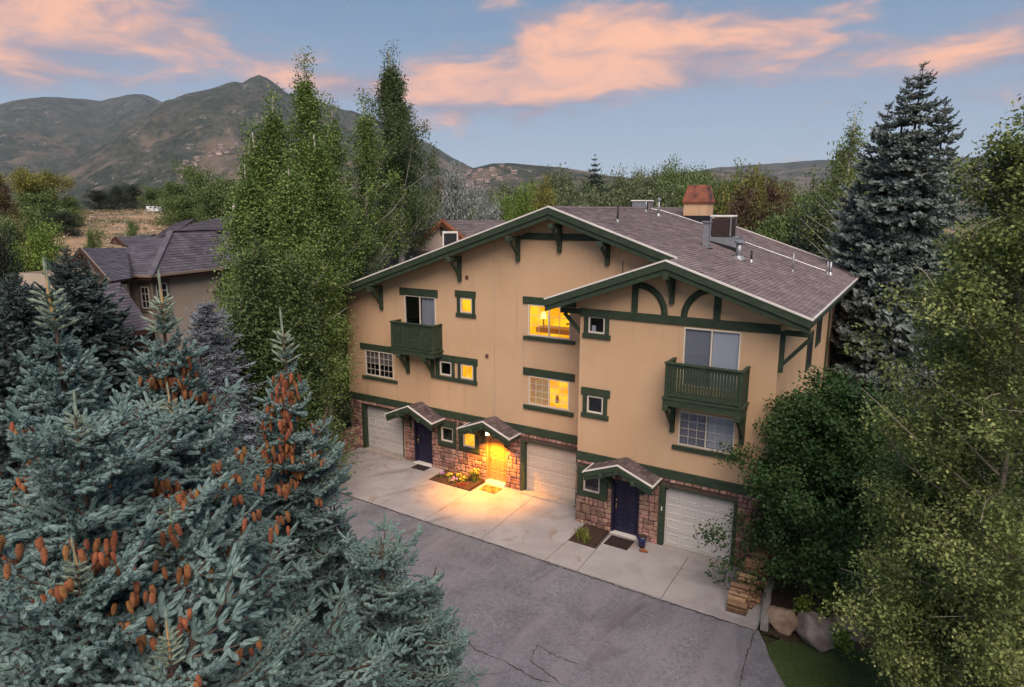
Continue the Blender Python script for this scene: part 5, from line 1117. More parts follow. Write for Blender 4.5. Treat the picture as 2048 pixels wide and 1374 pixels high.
def tree(name, label, cat, base, H, R0, leafm, barkm, seed, t0=.15, nl=30, el=(.4, .9), prof=lambda t: 1.0, twigs=5, cr=.35, per=70, ls=.1, lean=(0, 0), group=None, limbs=True, tr=.015, flat=.8, updown=.35, hang=0, rj=(.7, 1.15)):
    rng = np.random.RandomState(seed); base = np.array(base, float); top = base+np.array([lean[0]*H, lean[1]*H, H])
    tk = lambda t: base+(top-base)*t+np.array([.012*H*sin(t*7+seed), .012*H*cos(t*6+seed*2), 0])*(t > 0)
    t_ = thing(name, label, cat, base, group)
    MB().tube([tk(t)-np.array([0, 0, .3 if t == 0 else 0]) for t in np.linspace(0, 1, 9)], [tr*H*(1-.93*t)+.008 for t in np.linspace(0, 1, 9)], 8).build('trunk', barkm, t_, True)
    C = []; W_ = []
    for i in range(nl):
        t = t0+(1-t0)*((i+.5)/nl)**.9; az = i*2.399+rng.uniform(-.4, .4); r = R0*prof((t-t0)/(1-t0))*rng.uniform(*rj); e = rng.uniform(*el); p0 = tk(t*.93); d = np.array([cos(az)*cos(e), sin(az)*cos(e), sin(e)]); Lg = r/max(.25, cos(e))
        e2 = rng.uniform(-.15, .25); mid_ = p0+d*Lg*.55; p1 = p0+d*Lg+np.array([0, 0, -hang*Lg*.3+e2*Lg*.2])
        if limbs: MB().tube([p0, mid_+rng.normal(0, .04*Lg, 3), p1], [max(.012, tr*H*.30*(1-t)+.012), .012+tr*H*.1*(1-t), .005], 5).build('limb', barkm, t_)
        for j in range(twigs):
            f = rng.uniform(.35, 1.0); c = p0+(p1-p0)*f; off = rng.normal(0, 1, 3); off /= np.linalg.norm(off); q = c+off*rng.uniform(.1, .38)*r*np.array([1, 1, .8]); C.append(q); W_.append(rng.uniform(.45, 1.3)*(1.1-.4*f)*(1.12-.62*max(0, t)))
            if limbs and rng.rand() < .45: MB().tube([c, q], [.008, .004], 3, False).build('twig', barkm, t_) if R0 < 6 and j < 2 else None
    for t in np.linspace(.55, 1.0, 22): C.append(tk(t)+rng.normal(0, .04*R0, 3)); W_.append(.85-.38*t)
    C = np.array(C); k = (np.array(W_)*per).astype(int)+4; idx = np.repeat(np.arange(len(C)), k); G = np.clip(rng.normal(size=(len(idx), 3)), -1.8, 1.8); rad = cr*(.4+.75*np.array(W_))
    P = C[idx]+G*rad[idx][:, None]*np.array([1, 1, flat])
    if hang: P[:, 2] -= np.abs(rng.normal(size=len(P)))*hang*cr
    o = bpy.data.objects.new('crown', leaf_mesh('crown', P, ls, rng, leafm, updown)); link(o, t_); o['kind'] = 'stuff'
    return t_
aspbark = mat('aspen_bark', (0.50, 0.47, 0.42), (0.35, 0.32, 0.28), 3, .8, c3=(0.06, 0.05, 0.045), s3=6, t3=(.62, .7)); greybark = mat('grey_bark', (0.30, 0.26, 0.20), (0.2, .17, .13), 6, .9); darkbark = mat('dark_bark', (0.06, 0.045, 0.035), None, rough=.9)
aspleaf = leafmat('aspen_leaf', (0.125, 0.190, 0.045), (0.180, 0.250, 0.070)); aspdk = leafmat('aspen_leaf_dark', (0.075, 0.112, 0.042), (0.112, 0.155, 0.06)); pineg = leafmat('soft_pine', (0.075, 0.115, 0.036), (0.11, 0.155, 0.05))
col_prof = lambda t: (.6+.4*min(1, t*4))*(1-.90*t**1.9)
gl = 'aspens and poplars left of the townhouse'
def asp(label, px, py, d, R0, m, seed, zb=0, nl=46, t0=.28, per=200, cat='tree', **kw):
    p = at_dist(px, py, d); kw.setdefault('prof', col_prof); kw.setdefault('ls', .118); kw.setdefault('cr', .30); kw.setdefault('flat', 1.35); kw.setdefault('rj', (.4, 1.45)); kw.setdefault('group', gl)
    return tree('aspen_tree', label, cat, (p[0], p[1], zb), p[2]-zb, R0, m, aspbark, seed, t0=t0, nl=nl, el=kw.pop('el', (.55, 1.0)), per=per, **kw)
asp('tallest slender aspen with pale trunk left of the house, thin tip over the mountain', 603, 118, 34, 2.1, aspleaf, 41, nl=60)
asp('tall dark aspen with white trunk, closest to the left roof slope', 785, 100, 42, 3.2, aspdk, 42, nl=84, t0=.44, twigs=7, prof=lambda t: (.7+.3*min(1, t*5))*(1-.93*t**1.1), per=190)
asp('aspen with two stubby tops left of the tallest slender one', 552, 192, 33.5, 2.0, aspleaf, 43)
asp('aspen between the two tallest trees, left one of the middle pair', 655, 215, 37, 2.0, aspleaf, 44)
asp('aspen between the two tallest trees, right one of the middle pair', 722, 205, 39, 2.2, aspleaf, 45)
asp('aspen reaching far to the left over the neighbour roof', 492, 330, 31, 2.1, aspleaf, 46, t0=.15)
asp('aspen with a bright green middle in front of the tallest one', 574, 330, 30, 2.3, aspleaf, 47, t0=.12, nl=60)
asp('shorter aspen filling the gap between the two stubby tops and the middle pair', 628, 270, 32, 1.6, aspleaf, 58)
asp('aspen with a ragged low top left of the stubby one', 520, 262, 32.5, 1.6, aspleaf, 60, lean=(-.04, 0))
asp('broad dark aspen low behind the left eave', 700, 385, 38, 1.7, aspdk, 48, t0=.05)
asp('dark aspen low between house corner and neighbour', 618, 420, 33, 1.5, aspdk, 57, t0=.03, nl=50)
for i, (x, y, d, r, lab) in enumerate(((505, 470, 27.5, 2.0, 'soft green pine left of the blue silvery spruce top'), (575, 500, 27, 2.1, 'soft green pine directly left of the house corner'), (600, 590, 29, 1.35, 'dark soft pine touching the left house wall'), (480, 600, 27, 1.5, 'low soft pine between the silvery spruce and the house'), (602, 690, 28.5, 1.1, 'lowest dark pine above the retaining wall'))):
    p = at_dist(x, y, d); tree('pine_tree', lab, 'pine tree', (p[0], p[1], 0), p[2], r, pineg if i < 2 else aspdk, darkbark, 50+i, t0=.02, nl=46, el=(.1, .6), prof=lambda t: 1-.75*t, twigs=6, cr=.36, per=75, ls=.13, group='soft pines between the two houses')
# right foreground: leafy tree with whitish twigs
fgleaf = leafmat('foreground_leaf', (0.165, 0.205, 0.064), (0.235, 0.275, 0.092), .5, .35, c3=(0.065, 0.085, 0.042)); dkleaf = leafmat('dark_leaf', (0.034, 0.076, 0.020), (0.056, 0.108, 0.028), .4, .2)
p = at_dist(1975, 190, 15.5)
tree('birch_tree', 'large loose leafed tree with whitish twigs along the right picture edge', 'tree', (p[0]+.95, p[1], -.3), p[2]+.3, 3.0, fgleaf, greybark, 61, t0=.10, nl=90, el=(.0, .75), prof=lambda t: (.50+.50*min(1, t*2.6))*(1-.84*t**2.0), twigs=8, cr=.25, per=330, ls=.078, tr=.006)
p = at_dist(1905, 700, 17.0); 
tree('birch_tree', 'leafy tree standing behind the lawn boulders, left of the one at the picture edge', 'tree', (p[0]+.2, p[1], -.3), 7.6, 1.5, fgleaf, greybark, 62, t0=.16, nl=60, el=(.0, .7), prof=lambda t: 1-.65*t**2, twigs=7, cr=.24, per=280, ls=.078, tr=.006)
p = at_z(1640, 1130, 0)
tree('maple_tree', 'dense dark green tree against the right corner of the townhouse', 'tree', (21.85, -1.9, -.3), 6.9, 3.25, dkleaf, darkbark, 63, t0=.10, nl=75, el=(-.05, .7), prof=lambda t: (.8+.2*min(1, t*5))*(1-.66*t), twigs=8, cr=.27, per=230, ls=.115, tr=.012)
bright = leafmat('bright_leaf', (0.15, 0.21, 0.03), (0.20, 0.26, 0.04), .3)
for x, y, z, r, lab in ((21.75, -3.55, .5, .35, 'bright green sapling between the tan boulder and the largest rock'), (22.35, -3.35, .8, .5, 'bright green shrub behind the largest boulder'), (22.9, -4.6, .4, .3, 'small dark-leaved sapling at the right foot of the largest boulder')):
    tree('shrub', lab, 'shrub', (x, y, -.28), z+.45, r, bright, darkbark, int(x*9), t0=.3, nl=9, twigs=3, cr=.12, per=9, ls=.10, tr=.01)
yl = leafmat('yellow_leaf_specks', (0.55, 0.56, 0.16), (0.62, 0.60, 0.22), .2, .3); rng = np.random.RandomState(77); fgt = [o for o in COL.objects if o.name.startswith('birch_tree')][0]; cr_ = [c for c in fgt.children if c.name.startswith('crown')][0]
co = np.empty(len(cr_.data.vertices)*3, np.float32); cr_.data.vertices.foreach_get('co', co); co = co.reshape(-1, 3)[::4]; pk_ = co[rng.choice(len(co), 1300, False)]+rng.normal(0, .03, (1300, 3))
o = bpy.data.objects.new('yellow_leaves', leaf_mesh('yellow_leaves', pk_, .07, rng, yl)); link(o, fgt); o['kind'] = 'stuff'
pale = mat('pale_twig', (0.50, 0.45, 0.36), (0.42, .36, .28), 5, .8)
for k in range(85):
    q = co[rng.randint(len(co))].astype(float); d = q-np.array([p0_ for p0_ in (co[:, 0].mean(), co[:, 1].mean(), q[2])]); d = d/(np.linalg.norm(d)+1e-6)+rng.normal(0, .45, 3)+np.array([0, 0, .15]); l = rng.uniform(.3, .9); MB().tube([q-d*l*.6, q+rng.normal(0, .03, 3), q+d*l*.5+np.array([0, 0, rng.uniform(-.1, .15)])], [.010, .007, .003], 4, False).build('twig', pale, fgt)
# behind right
asp('loose aspen with bare white branches behind the right roof edge', 1705, 225, 46, 2.3, fgleaf, 64, zb=3, nl=46, per=42, t0=.2, group=None, ls=.14)
p = at_dist(1990, 300, 30)
# ---- far trees: a few crowns shared by many
far_leaf = {k: leafmat('far_'+k, a, c, .3, .15) for k, a, c in (('willow', (0.105, 0.13, 0.058), (0.15, 0.18, 0.085)), ('green', (0.09, 0.135, 0.04), (0.14, 0.19, 0.06)), ('yellow', (0.22, 0.20, 0.04), (0.15, 0.16, 0.04)), ('rust', (0.085, 0.045, 0.032), (0.12, 0.10, 0.035)), ('silver', (0.20, 0.22, 0.20), (0.28, 0.30, 0.275)), ('dark', (0.03, 0.042, 0.024), (0.048, 0.06, 0.035)), ('lime', (0.12, 0.19, 0.03), (0.15, .22, .04)))}
def fartree(kind, seed, hang=0, n=13, per=95, ls=.055, shape='round'):
    t = tree('tree', 'x', 'tree', (0, 0, 0), 1.0, .5 if shape == 'round' else .28, far_leaf[kind], darkbark, seed, t0=.08, nl=n, el=(.0, .8), prof=(lambda t: sin(pi*(.2+.7*t))**.6) if shape == 'round' else (lambda t: 1-.7*t), twigs=4, cr=.10, per=int(per*2.0), ls=ls*1.0, limbs=False, tr=.03, hang=hang)
    return t
PROTO = {}
for kind in far_leaf:
    for q in range(3 if kind in ('willow', 'green') else 1): PROTO.setdefault(kind, []).append(fartree(kind, 80+q*7+len(kind), 1.0 if kind == 'willow' else 0, per=190 if kind == 'willow' else 150, ls=.031))
USED = set()
def put(kind, label, px, py, d, w, zb=None, group=None, R=random.Random(33), name=None):
    """far tree: crown top at photo position, distance, width in metres"""
    src = PROTO[kind][R.randrange(len(PROTO[kind]))]; p = at_dist(px, py, d); zb = terr(p[0], p[1])-.3 if zb is None else zb; H = max(1.5, p[2]-zb)
    if src.name in USED:
        o = src.copy(); COL.objects.link(o)
        for ch in src.children: c = ch.copy(); COL.objects.link(c); c.parent = o
    else: o = src; USED.add(src.name)
    for k in ('group',):
        if k in o: del o[k]
    o.location = (p[0], p[1], zb); o.scale = (w, w, H); o.rotation_euler = (0, 0, R.uniform(0, 6)); tag(o, label, 'tree' if H > 3.2 else 'shrub', group); return o
# ---------------------------------------------------------------- terrain
def sst(a, c, x): t = np.clip((x-a)/(c-a), 0, 1); return t*t*(3-2*t)
def terr_np(x, y):
    x = np.asarray(x, float); y = np.asarray(y, float); dx = x-CP[0]; dy = y-CP[1]; d = np.hypot(dx, dy)+1e-6; th = np.arctan2(-dx, dy)
    base = .05-.0155*np.clip(x, -10, 60)-.16
    w = sst(.86, 1.06, th)*(1-sst(1.9, 2.6, th)); hill = np.interp(d, [0, 42, 50, 60, 90, 150, 190, 260, 420, 700, 9000], [0, 0, 2.2, 4.6, 8.0, 11.0, 11.6, 9, 2, 0, 0])
    n = fbm(x*.045, y*.045, 4, 2)*sst(45, 100, d)*1.1*w
    back = 4.6*sst(14, 22, y)*sst(15.5, 21.5, x)*(1-sst(60, 110, y))
    far = -3.0*sst(60, 300, d)*(1-w)
    swell = 9*fbm(x*.004, y*.004, 3, 5)*sst(250, 700, d)
    return base+w*hill+n+back+far+swell
def terr(x, y): return float(terr_np(np.array([x]), np.array([y]))[0])
tm = bpy.data.materials.new('terrain'); tm.use_nodes = True; B = NB(tm.node_tree); pb_ = tm.node_tree.nodes['Principled BSDF']; pb_.inputs['Roughness'].default_value = .95; pb_.inputs['Specular IOR Level'].default_value = .1
P_ = B.n('ShaderNodeNewGeometry').outputs['Position']
dry = B.mix(B.ramp(B.noise(P_, .12, 7, .65, .4), .40, .62), (0.38, 0.25, 0.145), (0.26, 0.18, 0.11)); dry = B.mix(B.ramp(B.noise(P_, .35, 6, .7), .60, .70), dry, (0.36, 0.29, 0.235)); dry = B.mix(B.ramp(B.noise(P_, .07, 6, .6), .52, .64), dry, (0.095, 0.10, 0.055)); dry = B.mix(B.ramp(B.noise(P_, .8, 5, .8), .52, .68, 0, .7), dry, (0.085, .06, .045))
nearc = B.mix(B.ramp(B.noise(P_, .5, 5), .4, .6), (0.030, 0.045, 0.014), (0.05, 0.04, 0.028))
farc = B.mix(B.ramp(B.noise(P_, .006, 6, .6), .45, .6), (0.075, 0.085, 0.045), (0.22, 0.165, 0.10))
at_ = B.n('ShaderNodeAttribute', attribute_name='zone'); zs = B.n('ShaderNodeSeparateColor'); B.set(zs.inputs[0], at_.outputs['Color'])
B.set(pb_.inputs['Base Color'], B.mix(zs.outputs[1], B.mix(zs.outputs[0], nearc, dry), farc))
bn = B.n('ShaderNodeBump'); bn.inputs['Strength'].default_value = .8; bn.inputs['Distance'].default_value = .25; B.set(bn.inputs['Height'], B.noise(P_, 1.2, 6, .7)); tm.node_tree.links.new(bn.outputs[0], pb_.inputs['Normal'])
rr = np.concatenate([[0], np.geomspace(3, 8600, 110)]); aa = np.linspace(-pi, pi, 241)[:-1]; A_, R_ = np.meshgrid(aa, rr); X = CP[0]-np.sin(A_)*R_; Yy = CP[1]+np.cos(A_)*R_; Z = terr_np(X, Yy)
na = len(aa); nrr = len(rr); ii = np.arange(nrr-1)[:, None]*na; jj = np.arange(na)[None]; F = np.stack([ii+jj, ii+(jj+1) % na, ii+na+(jj+1) % na, ii+na+jj], -1).reshape(-1, 4)[:, ::-1]
me = raw_mesh('ground', np.stack([X, Yy, Z], -1).reshape(-1, 3), F, tm, True); o = bpy.data.objects.new('ground', me); COL.objects.link(o); o['kind'] = 'structure'
ca = me.color_attributes.new('zone', 'FLOAT_COLOR', 'POINT'); D_ = np.hypot(X-CP[0], Yy-CP[1]); TH_ = np.arctan2(-(X-CP[0]), Yy-CP[1]); c = np.zeros((X.size, 4), np.float32); c[:, 0] = (sst(44, 56, D_)*sst(.85, .97, TH_)).ravel(); c[:, 1] = sst(230, 420, D_).ravel(); c[:, 3] = 1; ca.data.foreach_set('color', c.ravel())
# lawn and planting strip at the right
lawn = [tuple(q) for q in edge[1:]]+[(60, -13), (60, 2), (24, 2), (23.2, -3.4), (21.4, -4.35)]
V = [(x, y, ground(x)-.015) for x, y in lawn]; o = bpy.data.objects.new('lawn', raw_mesh('lawn', V, [tuple(range(len(V)))], lawnm)); link(o); o['kind'] = 'structure'
mul = [(20.75, -4.37), (21.5, -4.45), (23.2, -3.9), (24.5, -2), (24.5, 3), (20.2, 3), (20.55, -1.5)]
V = [(x, y, ground(x)-.008) for x, y in mul]; o = bpy.data.objects.new('mulch_strip', raw_mesh('mulch_strip', V, [tuple(range(len(V)))], soil)); link(o); o['kind'] = 'structure'
# grass blades on the lawn
rng = np.random.RandomState(5); n = 60000; gx = rng.uniform(20.8, 31, n); gy = rng.uniform(-12, -2.5, n)
ex_ = np.array([e_[0] for e_ in edge][1:]); ey_ = np.array([e_[1] for e_ in edge][1:]); lim = np.interp(gx, ex_, ey_)
keep = (gy > lim+.02) & (gy < -4.2+np.clip((gx-21.2)*.28, 0, 1.4)+rng.normal(0, .06, n)); gx, gy = gx[keep], gy[keep]; n = len(gx); q = rng.uniform(0, 2*pi, n); h = rng.uniform(.025, .07, n); w_ = .008
V = np.empty((n, 3, 3)); zz = .05-.0155*gx-.015; V[:, 0] = np.stack([gx-np.cos(q)*w_, gy-np.sin(q)*w_, zz], -1); V[:, 1] = np.stack([gx+np.cos(q)*w_, gy+np.sin(q)*w_, zz], -1); V[:, 2] = np.stack([gx+rng.normal(0, .02, n), gy+rng.normal(0, .02, n), zz+h], -1)
grassm = mat('grass_blade', (0.044, 0.068, 0.016), (0.066, 0.088, 0.025), 1.0, .8, island=.45)
o = bpy.data.objects.new('grass', raw_mesh('grass', V.reshape(-1, 3), np.arange(n*3).reshape(-1, 3), grassm)); link(o); o['kind'] = 'stuff'
# rear terrace: bright lawn, rocks
q = [at_dist(1660, 612, 44), at_dist(1760, 600, 44), at_dist(1760, 560, 60), at_dist(1660, 570, 60)]
o = bpy.data.objects.new('rear_lawn', raw_mesh('rear_lawn', [(p[0], p[1], terr(p[0], p[1])+.15) for p in q], [(0, 1, 2, 3)], mat('bright_lawn', (0.10, 0.20, 0.02), (0.13, .24, .03), 2, .9))); link(o); o['kind'] = 'structure'
R = random.Random(3); rl = ('lowest left rock of the rockery behind the house corner', 'left middle rock of the rockery behind the house corner', 'upper left rock of the rockery behind the house corner', 'lowest right rock of the rockery behind the house corner', 'right middle rock of the rockery behind the house corner', 'topmost rock of the rockery behind the house corner')
for k, (x, y) in enumerate(((1688, 672), (1684, 648), (1688, 628), (1702, 668), (1700, 645), (1698, 615))):
    p = at_dist(x, y, 37+R.uniform(-.5, .5)); boulder((p[0], p[1], p[2]), .38, (1.2, 1, .8), granite2 if k % 2 else granite, rl[k], 30+k, 'rock', 2)
pr_ = at_dist(1703, 612, 38.5); tree('ornamental_grass', 'tan ornamental grass clump on the rockery behind the house corner', 'grass clump', (pr_[0], pr_[1], pr_[2]-.9), .9, .5, leafmat('tan_grass', (.28, .2, .09), (.22, .16, .07)), darkbark, 71, t0=.3, nl=10, twigs=3, cr=.15, per=20, ls=.1, limbs=False)

# far trees placed on the terrain
wl = 'willows and poplars in the belt behind the townhouse'
R = random.Random(12)
ORD = ['zeroth']+'first second third fourth fifth sixth seventh eighth ninth tenth eleventh twelfth thirteenth fourteenth fifteenth sixteenth seventeenth eighteenth nineteenth twentieth twenty-first twenty-second twenty-third twenty-fourth twenty-fifth twenty-sixth twenty-seventh twenty-eighth twenty-ninth thirtieth'.split(); seq = {}
top = [(880, 372), (940, 378), (985, 372), (1030, 362), (1080, 348), (1130, 345), (1180, 350), (1230, 350), (1270, 338), (1320, 332), (1370, 345), (1420, 362), (1470, 362), (1530, 372), (1600, 385), (1700, 390)]
tx = [t[0] for t in top]; ty = [t[1] for t in top]; k = 0
for row, (d, dy, st) in enumerate(((135, 0, 33), (115, 16, 38), (98, 36, 45))):
    x = 876+row*9
    while x < 1700:
        y = float(np.interp(x, tx, ty))+dy+13+R.uniform(-9, 9); kind = 'willow' if (x < 1340 or R.random() < .4) and not (row == 2 and R.random() < .2) else 'green'
        lab = {'willow': 'rounded grey-green willow in the belt behind the roof', 'green': 'fresh green poplar in the belt behind the roof'}[kind]
        seq[(row, kind)] = seq.get((row, kind), 0)+1; lab = ORD[seq[(row, kind)]]+' '+lab+', '+('back', 'middle', 'front')[row]+' row from the left'
        put(kind, lab, x, y, d+R.uniform(-5, 5), R.uniform(7.5, 11.5), group=wl+(' (grey-green)' if kind == 'willow' else ' (fresh green)'), R=R); x += st*R.uniform(.8, 1.2)
put('silver', 'larger silvery grey tree left of the roof peak', 905, 362, 62, 4.6); put('silver', 'smaller pale silver tree nearest the left roof slope, below the larger one', 968, 408, 58, 3.4)
put('rust', 'rust tinged tree behind the larger silvery tree', 885, 395, 64, 3.0)
put('yellow', 'yellowish tree just left of the roof peak', 1092, 378, 72, 4.0); put('lime', 'bright lime green bush tree beside the yellowish one left of the roof peak', 1045, 400, 66, 4.2); put('lime', 'bright lime green tree low behind the smaller silver tree', 1010, 425, 60, 3.4)
put('rust', 'rust and purple shrub right of the chimney, lower front one', 1480, 405, 70, 6.0); put('yellow', 'yellow-green tree above the rust shrub right of the chimney', 1508, 362, 74, 6.4); put('rust', 'rust coloured tree right of the yellow-green one', 1548, 392, 68, 4.5)
put('green', 'green tree left of the low distant house', 1440, 385, 80, 6); put('green', 'green tree right of the low distant house', 1665, 395, 60, 5); put('green', 'tall green tree behind the bare white branches', 1690, 330, 58, 5); put('dark', 'dark bush tree between distant house and right spruces', 1640, 440, 52, 4.2); put('green', 'green bush tree just beyond the right roof edge', 1600, 452, 62, 5)
put('green', 'green bush tree over the far roof corner', 1545, 452, 60, 4.5)
for i, (x, y, d, w) in enumerate(((1190, 308, 120, .16), (1413, 337, 120, .2), (1495, 338, 110, .2), (1548, 362, 100, .3))):
    mid(('reddish dark conifer towering over the willows', 'narrow dark conifer above the chimney top', 'dark conifer right of the narrow one', 'small dark conifer furthest right in the belt')[i], x, y, d, -3, 'far', 90+i, k=.42, Rmax=2.8, sc=1.0, dz0=.8, dzk=.03, p=.8, span=14)
for i, (x, y, d) in enumerate(((1590, 425, 62), (1640, 405, 58), (1612, 455, 52), (1665, 470, 48))):
    mid(('dark spruce left below the distant house', 'dark spruce in front of the distant house, right', 'low dark spruce directly above the right roof slope', 'low dark spruce between roof corner and white trunk')[i], x, y, d, 0, 'middark', 95+i, k=.5, Rmax=2.8, sc=1.4, dz0=.45, nb=6)
# left hillside
hl = [('yellow', 48, 346, 110, 6.0, 'yellow-green tree on the hillside, left one of the pair'), ('yellow', 92, 350, 112, 6.0, 'yellow-green tree on the hillside, right one of the pair'), ('rust', -8, 362, 95, 4, 'dark reddish tree at the left picture edge on the hill'), ('green', 80, 395, 104, 8.5, 'round green bush at the foot of the hillside pair'), ('green', 138, 398, 112, 4.5, 'small green tree right of the hillside pair'), ('dark', 128, 428, 98, 4, 'dark bush right below the hillside pair'),
      ('green', 15, 452, 60, 4.6, 'large green bush at the left edge above the dark spruces'), ('lime', 78, 466, 58, 4.2, 'light green bush on the slope above the dark spruces'), ('dark', -5, 490, 50, 3.0, 'dark bush in the left picture edge below the large green bush'), ('green', 262, 448, 85, 1.8, 'small round bush alone on the dry slope, upper'), ('green', 180, 470, 66, 2.0, 'small round bush alone on the dry slope, lower'), ('lime', 20, 728, 34, 3.0, 'bright green shrub beside the neighbour driveway'), ('dark', 5, 700, 33, 2.6, 'dark shrub at the left edge beside the neighbour driveway'),
      ('dark', 197, 384, 190, 9, 'dark round tree on the hill crest, leftmost of the row'), ('dark', 232, 377, 200, 7, 'dark tree on the hill crest, second of the row'), ('dark', 262, 375, 210, 8, 'tall dark tree in the middle of the crest row'), ('green', 300, 380, 190, 7, 'green tree in the crest row before the white houses'), ('dark', 322, 384, 200, 7, 'dark tree right of the white vans on the crest'),
      ('green', 350, 372, 125, 8, 'bright green tree at the right end of the crest, left of the tall one'), ('green', 388, 345, 130, 8.5, 'tallest green tree at the right end of the crest'), ('green', 420, 378, 120, 8, 'green tree behind the neighbour roof, right of the tallest'), ('green', 452, 370, 122, 9, 'green tree hidden half behind the left aspens'), ('green', 365, 398, 110, 7, 'low green tree touching the neighbour roof ridge')]
for kind, x, y, d, w, lab in hl: put(kind, lab, x, y, d, w, R=R)
for L_ in PROTO.values():
    for s_ in L_:
        if s_.name not in USED:
            for ch in list(s_.children): bpy.data.objects.remove(ch)
            bpy.data.objects.remove(s_)
# dry brush and stones that nobody could count on the hillside
rng = np.random.RandomState(9); n = 5200; th = rng.uniform(.93, 1.45, n); d = 48+rng.rand(n)**.8*170; x = CP[0]-np.sin(th)*d; y = CP[1]+np.cos(th)*d; g = fbm(x*.06, y*.06, 4, 4); kp = g+rng.normal(0, .25, n) > .05; x, y = x[kp], y[kp]; z = terr_np(x, y)
cl = np.stack([x, y, z+.12], -1); C_ = np.repeat(cl, 26, 0); s_ = np.repeat(rng.uniform(.18, .5, len(x)), 26)[:, None]; C_ = C_+np.clip(rng.normal(size=C_.shape), -1.6, 1.6)*s_*np.array([1, 1, .45])
scr = leafmat('dry_scrub', (0.13, 0.125, 0.06), (0.22, 0.17, 0.095), .45, .1); o = bpy.data.objects.new('hillside_scrub', leaf_mesh('hillside_scrub', C_, .22, rng, scr)); link(o); o['kind'] = 'stuff'
n = 4200; th = rng.uniform(.93, 1.45, n); d = 48+rng.rand(n)**.9*130; x = CP[0]-np.sin(th)*d; y = CP[1]+np.cos(th)*d; z = terr_np(x, y); r_ = rng.uniform(.08, .34, n)**1.2
T_ = np.array([(1, 0, 0), (-1, 0, 0), (0, 1, 0), (0, -1, 0), (0, 0, .8), (0, 0, -.6)], float); V = np.stack([x, y, z+.03], -1)[:, None, :]+T_[None]*r_[:, None, None]*rng.uniform(.6, 1.3, (n, 6, 1)); F = np.array([(0, 2, 4), (2, 1, 4), (1, 3, 4), (3, 0, 4), (2, 0, 5), (1, 2, 5), (3, 1, 5), (0, 3, 5)])[None]+np.arange(n)[:, None, None]*6
o = bpy.data.objects.new('hillside_stones', raw_mesh('hillside_stones', V.reshape(-1, 3), F.reshape(-1, 3), mat('pale_stone', (.34, .26, .20), (.42, .35, .30), 2, island=.3))); link(o); o['kind'] = 'stuff'
# neighbour driveway
q = [at_z(-60, 740, 1.2), at_z(60, 740, 1.2), at_z(75, 700, 1.2), at_z(-60, 700, 1.2)]
o = bpy.data.objects.new('neighbour_driveway', MB().prism([p-np.array((0, 0, 1.5)) for p in q], (0, 0, 1.5)).mesh('neighbour_driveway', conc)); link(o); o['kind'] = 'structure'

# ---------------------------------------------------------------- mountains
mt = bpy.data.materials.new('mountain'); mt.use_nodes = True; B = NB(mt.node_tree); pm = mt.node_tree.nodes['Principled BSDF']; pm.inputs['Roughness'].default_value = .95; pm.inputs['Specular IOR Level'].default_value = .05
geo = B.n('ShaderNodeNewGeometry'); P_ = geo.outputs['Position']; sz = B.n('ShaderNodeSeparateXYZ'); B.set(sz.inputs[0], P_); zz = sz.outputs[2]
scrub = B.mix(B.ramp(B.noise(P_, .009, 9, .68, .3), .42, .58), (0.060, 0.074, 0.060), (0.100, 0.104, 0.088)); scrub = B.mix(B.ramp(B.noise(P_, .05, 9, .8), .47, .60, 0, .8), scrub, (0.035, 0.045, 0.028))
tan_ = B.m('MULTIPLY', B.ramp(B.noise(P_, .0042, 9, .66, .5), .48, .60), B.ramp(zz, 560, 60, 0, .85)); scrub = B.mix(tan_, scrub, (0.22, 0.17, 0.13))
rock = B.m('MULTIPLY', B.ramp(B.noise(P_, .020, 9, .78, .6), .555, .63), B.ramp(B.noise(P_, .0018, 3), .42, .6, .15, 1)); scrub = B.mix(rock, scrub, (0.33, 0.27, 0.24))
B.set(pm.inputs['Base Color'], scrub); bn = B.n('ShaderNodeBump'); bn.inputs['Strength'].default_value = 1.0; bn.inputs['Distance'].default_value = 26; B.set(bn.inputs['Height'], B.noise(P_, .014, 11, .72)); mt.node_tree.links.new(bn.outputs[0], pm.inputs['Normal'])
MTF = {}
